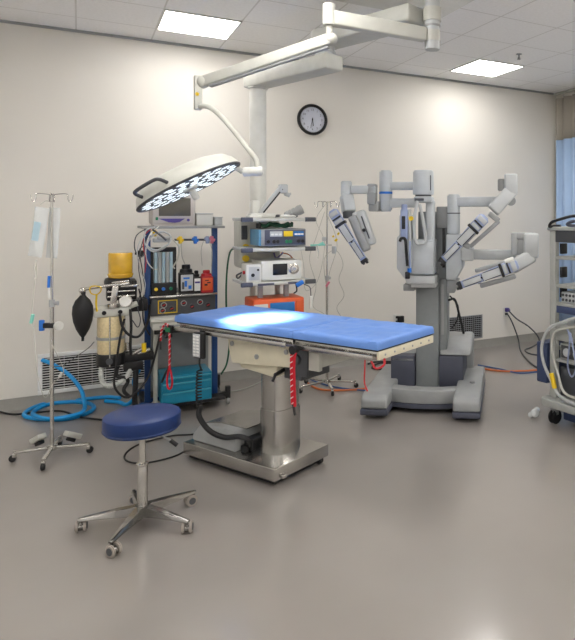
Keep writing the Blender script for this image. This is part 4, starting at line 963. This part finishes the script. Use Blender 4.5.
slide(a1_, (-0.75, -0.42, 1.694), (-0.485, -0.42, 1.294), .088)

# arm 2: centre, hanging straight down
a2 = G().lathe([(0,1.845), (.088,1.845), (.092,1.86), (.088,2.04), (.078,2.055), (0,2.058)], (-.022,-.16,0), 40)
a2 = a2.build('robotic_arm', 'rgrey', rb)
G().box(.045, .052, -.225, -.20, 1.88, 2.01, .002).build('slot', 'dgrey', a2)
G().cyl((-.022,-.16,1.83), (-.022,-.16,1.845), .07, n=32).build('joint_gap', 'dgrey', a2)
G().box(-.095, .062, -.24, -.07, 1.775, 1.83, .016, seg=3).box(.0, .072, -.19, -.06, 1.42, 1.80, .018, seg=3).build('arm_link', 'rgrey', a2)
G().box(-.085, -.005, -.262, -.235, 1.79, 1.812, .004).build('slot', 'dgrey', a2)
G().tube([(-.055,-.27,1.79), (-.085,-.28,1.62), (-.075,-.27,1.45), (-.04,-.25,1.425), (.0,-.24,1.44), (.005,-.24,1.50), (-.015,-.25,1.64), (-.04,-.26,1.76)], .014, 10, closed=False).build('parallelogram', 'lgrey', a2)
G().beam((-.125,-.27,1.72), (-.115,-.27,1.27), .022, .05, .008).build('slide_bracket', 'lgrey', a2)
G().box(-.20, -.135, -.31, -.27, 1.46, 1.72, .014, seg=3).cyl((-.167,-.29,1.70), (-.167,-.29,1.76), .026, n=20, bev=.004).build('instrument_slide', 'silver', a2)
G().box(-.185, -.155, -.322, -.305, 1.55, 1.66, .004).build('slide_latch', 'black', a2)
G().cyl((-.108,-.30,1.64), (-.108,-.275,1.64), .020, n=18).build('yellow_button', 'yellow', a2)
G().tube([(-.20,-.32,1.445), (-.19,-.32,1.47), (-.16,-.32,1.47), (-.15,-.32,1.44), (-.145,-.32,1.36), (-.135,-.32,1.24)], .013, 10).box(-.155, -.115, -.33, -.29, 1.13, 1.19, .008).build('camera_handle', 'black', a2)
G().box(-.125, -.11, -.31, -.28, 1.20, 1.45, .003).build('cable_channel', 'silver', a2)
G().cyl((-.12,-.31,1.185), (-.12,-.31,1.22), .018, n=16).build('blue_collar', 'blue', a2)

# arm 3: right, raised elbow
a3 = G().cyl((.232,-.05,1.50), (.232,-.05,1.85), .056, n=32, bev=.010).beam((.26,-.05,1.785), (.62,-.12,1.785), .085, .085, .012, up=(0,0,1))
a3 = a3.build('robotic_arm', 'rgrey', rb)
G().lathe([(.0565,1.68), (.058,1.683), (.058,1.688), (.0565,1.69)], (.232,-.05,0), 32).build('joint_gap', 'dgrey', a3)
E0 = Vector((0.733, -0.2, 2.017)); E1 = Vector((0.733, -0.2, 1.873)); E2 = Vector((0.582, -0.24, 1.703))
G().beam(E0, E1-Vector((0,0,.03)), .11, .11, .016, up=(0,1,0), seg=3).beam(E1+Vector((.01,0,.01)), E2, .115, .10, .016, up=(0,1,0), seg=3).build('elbow', 'lgrey', a3)
G().cyl(Vector((0.657, -0.16, 1.875)), Vector((0.657, -0.16, 1.977)), .038, n=24, bev=.006).cyl(Vector((0.733, -0.12, 1.79)), Vector((0.733, -0.22, 1.787)), .04, n=24).build('elbow_joint', 'mgrey', a3)
P0 = Vector((0.549, -0.28, 1.686)); P1 = Vector((0.633, -0.28, 1.619)); P2 = Vector((0.39, -0.28, 1.4)); P3 = Vector((0.331, -0.28, 1.425)); P4 = Vector((0.524, -0.28, 1.636))
G().beam(P0, P1, .045, .05, .01, up=(0,1,0)).beam(P1, P2, .035, .045, .01, up=(0,1,0)).beam(P2, P3, .045, .05, .01, up=(0,1,0)).beam(P3, P4, .05, .05, .012, up=(0,1,0)).build('parallelogram', 'mgrey', a3)
slide(a3, (0.511, -0.36, 1.644), (0.171, -0.36, 1.295), .098)

# arm 4: lower right
a4 = G().box(.30, .41, -.12, .02, 1.27, 1.385, .012).beam((.38,-.05,1.325), (.77,-.10,1.325), .08, .085, .01, up=(0,0,1))
a4 = a4.build('robotic_arm', 'lgrey', rb)
G().box(.735, .79, -.22, -.08, 1.33, 1.52, .012).box(.77, .93, -.22, -.10, 1.46, 1.52, .012).box(.77, .86, -.21, -.15, 1.33, 1.49, .01).build('elbow_bracket', 'mgrey', a4)
E0 = Vector((0.901, -0.2, 1.517)); E1 = Vector((0.901, -0.2, 1.306)); E2 = Vector((0.733, -0.24, 1.224))
G().beam(E0, E1, .125, .11, .02, up=(0,1,0), seg=3).beam(E1+Vector((.015,0,.025)), E2, .115, .10, .02, up=(0,1,0), seg=3).build('elbow', 'lgrey', a4)
G().beam((0.429, -0.22, 1.194), (0.699, -0.22, 1.272), .035, .05, .012, up=(0,1,0)).beam((0.474, -0.27, 1.072), (0.774, -0.27, 1.16), .04, .05, .014, up=(0,1,0)).beam((0.455, -0.24, 1.153), (0.472, -0.24, 1.086), .03, .03, .006, up=(0,1,0)).build('parallelogram', 'mgrey', a4)
G().cyl((0.683, -0.33, 1.28), (0.757, -0.33, 1.306), .022, n=16).build('wrist_joint', 'white', a4)
slide(a4, (0.773, -0.33, 1.256), (0.318, -0.33, 1.086), .10)
# robot cables down the back
def R3(p): v = Matrix.Rotation(math.radians(-36.87), 3, 'Z') @ Vector((p[0], p[1], 0)); return (2.68+v.x, 4.76+v.y, p[2])
cable('robot_cable', 'black cables arching from the robot column down to the base shroud', [R3((0.174, 0.12, 0.897)), R3((0.222, 0.2, 0.886)), R3((0.265, 0.24, 0.715)), R3((0.288, 0.3, 0.593)), R3((0.294, 0.35, 0.508))], .011, 'rubber')
cable('robot_cable', 'thin black cable behind the robot column above the mesh grille', [R3((0.18, 0.15, 0.929)), R3((0.241, 0.3, 0.817)), R3((0.227, 0.36, 0.675)), R3((0.181, 0.34, 0.602))], .007, 'rubber')

# ------------------------------------------------------------------ cart at right
CX_, CY_ = 3.276, 3.817
ct = thing('equipment_tower', 'grey open-shelf equipment tower on casters at the right edge', 'equipment cart', (CX_, CY_, 0), math.radians(-82))
WD, DP = .62, .55
for x in (.0, WD-.06):
    G().box(x, x+.06, 0, .05, .20, 1.545, .006).build('front_post', 'cart', ct); G().box(x, x+.06, DP-.05, DP, .20, 1.545, .006).build('rear_post', 'cart', ct)
G().box(-.012, WD+.01, -.02, DP+.01, 1.545, 1.575, .010).build('top_panel', 'cart', ct)
G().box(.06, WD-.06, .0, .03, 1.45, 1.545, .004).build('top_fascia', 'dgrey', ct)
for z in (1.325, 1.10, .955): G().box(.05, WD-.05, .01, DP-.02, z-.012, z+.012, .004).build('shelf', 'cart', ct)
G().box(.05, WD-.05, .015, DP-.02, .885, .943, .004).build('shelf_box', 'cartblue', ct)
G().box(.06, WD-.06, .005, DP-.04, .665, .80, .008).build('drawer', 'cart', ct)
G().box(.05, WD-.05, .01, DP-.02, .495, .515, .004).build('shelf', 'cart', ct)
for z in (1.21, 1.4, 1.05): G().box(.062, .085, .05, .12, z-.045, z+.04, .004).build('shelf_lock', 'black', ct)
G().box(.06, WD-.06, .06, DP-.04, .215, .45, .004).build('lower_recess', 'dgrey', ct)
G().prism([(-.05,-.04), (-.02,-.07), (WD+.02,-.07), (WD+.05,-.04), (WD+.05,DP+.04), (-.02,DP+.06), (-.05,DP+.03)], .135, .20, 'xy', .012, seg=3).build('base', 'cart', ct)
G().box(.10, WD-.08, .05, DP-.05, .03, .135, .006).build('base_block', 'cartblue', ct)  # slate blue block below the base, between the wheels
for x, y in ((.06,-.005), (WD-.06,-.005), (.06,DP-.02), (WD-.06,DP-.02)):
    c = G().box(x-.03, x+.03, y-.02, y+.02, .07, .135, .004).build('caster_fork', 'mgrey', ct)
    for s_ in (-1, 1): G().cyl((x+s_*.018-.012, y, .055), (x+s_*.018+.012, y, .055), .055, n=28, bev=.008).build('wheel', 'rubber', c)
CR = math.radians(-82)
def C3(x, y, z): v = Matrix.Rotation(CR, 3, 'Z') @ Vector((x, y, 0)); return (CX_+v.x, CY_+v.y, z)
t = thing('camera_controller', 'silver device with dark round ports on the tower lower shelf', 'medical device', C3(.31, .24, .516), CR)
G().box(-.235, .22, -.20, .20, .0, .125, .008).build('case', 'cart', t)
G().box(-.22, .20, -.206, -.199, .012, .112, .003).build('face', 'dgrey', t)
for x in (-.16, -.06, .06): G().lathe([(0,0), (.034,0), (.034,.008), (.018,.012), (0,.010)], (x,-.206,.06), 24, (0,-1,0)).build('port', 'lgrey', t)
t = thing('connector_rack', 'silver connector strip with small sockets on the tower shelf', 'medical device', C3(.30, .15, .968), CR)
G().box(-.22, .22, -.10, .10, 0, .085, .004).build('case', 'lgrey', t)
g = G()
for i in range(12):
    for j in range(2): g.cyl((-.20+.035*i, -.106, .022+.038*j), (-.20+.035*i, -.099, .022+.038*j), .011, n=10)
g.build('socket', 'dgrey', t)
t = thing('keyboard_tray', 'grey sloped console lying on top of the tower', 'console', C3(.34, .22, 1.576), CR)
G().prism([(-.22,0), (-.22,.10), (-.18,.12), (.24,.15), (.24,0)], -.05, .16, 'xz', .012).build('case', 'cart', t)
t = thing('camera_cable', 'black cable looped over the front edge of the tower top', 'cable', C3(.15, .02, 1.576), CR)
G().tube([(.20,-.02,.075), (.10,-.03,.085), (-.02,-.04,.06), (-.10,-.05,.035), (-.125,-.05,.0), (-.10,-.02,.004), (-.05,.0,.006)], .012, 10).build('cable', 'black', t)
G().tube([(.22,-.03,.03), (.12,-.04,.045), (.04,-.03,.02), (.10,-.02,.008), (.2,-.03,.006)], .013, 10).build('cable', 'rdark', t)
t = thing('side_box', 'slate blue box hooked to the back side of the tower', 'box', C3(-.11, .10, .28), CR)
G().box(-.07, .045, -.06, .25, 0, .335, .012).build('case', 'cartblue', t); G().box(.043, .11, .0, .05, .28, .31, .002).build('hook', 'cart', t)
# cart cables
def cc(label, pts, r, m, nm='cart_cable'): return cable(nm, label, [C3(*p) for p in pts], r, m)
cc('thick white cable arching over the tower front and down to the base', [(.42,-.05,.86), (.32,-.06,.88), (.18,-.06,.83), (.05,-.07,.76), (-.02,-.07,.62), (.0,-.07,.48), (.08,-.06,.34), (.16,-.07,.26), (.30,-.08,.23), (.42,-.08,.235)], .013, 'lgrey')
cc('second pale cable hanging inside the first on the tower front', [(.44,-.05,.83), (.25,-.05,.80), (.10,-.05,.74), (.07,-.05,.60), (.13,-.05,.42), (.20,-.06,.29), (.34,-.06,.27), (.45,-.06,.28)], .010, 'offwhite')
cc('blue-white looped cord hanging from the tower shelf', [(.20,-.03,.80), (.24,-.04,.70), (.22,-.04,.50), (.26,-.04,.42), (.30,-.04,.50), (.27,-.04,.66), (.24,-.035,.76)], .007, 'silver')
q = thing('yellow_cable_tag', 'bright yellow sleeve on the white cable at the tower front', 'cable sleeve', C3(.10, -.065, .33), CR)
G().cyl((-.025,0,.085), (.012,0,-.03), .019, n=16, bev=.004).build('sleeve', 'yellow', q)
g = G().sph((0,0,.035), .035, (1.2,.9,1)).sph((.04,.02,.05), .025).sph((-.03,.02,.02), .022)
t = single(g, 'crumpled_wrapper', 'clearbag', 'crumpled clear plastic wrapper beside the tower base', 'wrapper'); t.location = C3(-.14, -.02, .0)
# floor cables
cable('floor_cable', 'black power cord from purple plug curving across the floor to the tower', [(4.678, 6.27, 0.425), (4.75, 6.26, 0.306), (4.839, 6.25, 0.094), (4.699, 6.03, 0.01), (4.511, 5.712, 0.008), (4.345, 5.359, 0.008), (4.241, 5.015, 0.008), (4.25, 4.914, 0.008)], .009, 'dgrey')
cable('floor_cable', 'second power cord from the purple plug looping behind the tower', [(4.71, 6.27, 0.448), (4.83, 6.26, 0.337), (5.001, 6.25, 0.233), (5.109, 6.2, 0.114), (5.176, 6.24, 0.009), (4.906, 6.052, 0.008), (4.723, 5.961, 0.008), (4.648, 5.752, 0.008), (4.754, 5.568, 0.008)], .009, 'dgrey')
cable('floor_cable', 'orange cable running along the floor from robot to tower', [(3.724, 5.515, 0.009), (3.854, 5.289, 0.009), (4.037, 5.18, 0.009), (4.247, 5.104, 0.009), (4.358, 5.038, 0.009)], .010, 'orcable')
cable('floor_cable', 'slate blue cable running beside the orange one to the tower', [(3.803, 5.632, 0.007), (3.909, 5.364, 0.007), (3.99, 5.12, 0.007), (4.271, 5.05, 0.007)], .008, 'blcable')
cable('floor_cable', 'orange cable curving on the floor behind the operating table', [(2.081, 6.598, 0.008), (1.975, 6.127, 0.008), (1.946, 5.759, 0.008), (2.007, 5.564, 0.008), (2.212, 5.443, 0.008), (2.419, 5.398, 0.008)], .010, 'orcable')
cable('floor_cable', 'blue cable curving on the floor behind the operating table', [(2.038, 6.425, 0.007), (2.018, 5.973, 0.007), (2.127, 5.616, 0.007), (2.295, 5.398, 0.007), (2.403, 5.295, 0.007)], .008, 'blcable')
cable('floor_cable', 'black cord looped on the floor between the stool and pedestal', [(0.932, 5.001, 0.006), (0.757, 4.953, 0.006), (0.588, 5.004, 0.006), (0.38, 4.94, 0.006), (0.282, 4.803, 0.006), (0.278, 4.643, 0.006), (0.38, 4.544, 0.006), (0.569, 4.571, 0.006), (0.699, 4.706, 0.006)], .006, 'rubber')
cable('floor_cable', 'black cables coiled on the floor beside the robot left foot', [(2.765, 6.278, 0.012), (2.87, 6.324, 0.012), (3.035, 6.226, 0.012), (3.011, 6.026, 0.012), (2.832, 5.98, 0.012), (2.726, 6.084, 0.014), (2.868, 6.184, 0.03), (2.99, 6.058, 0.03)], .010, 'rubber')
cable('floor_cable', 'pale cord lying on the floor right of the blue machine frame', [(1.171, 5.993, 0.006), (1.315, 5.984, 0.006), (1.55, 6.169, 0.006), (1.785, 6.482, 0.006), (1.96, 6.526, 0.006)], .005, 'offwhite')
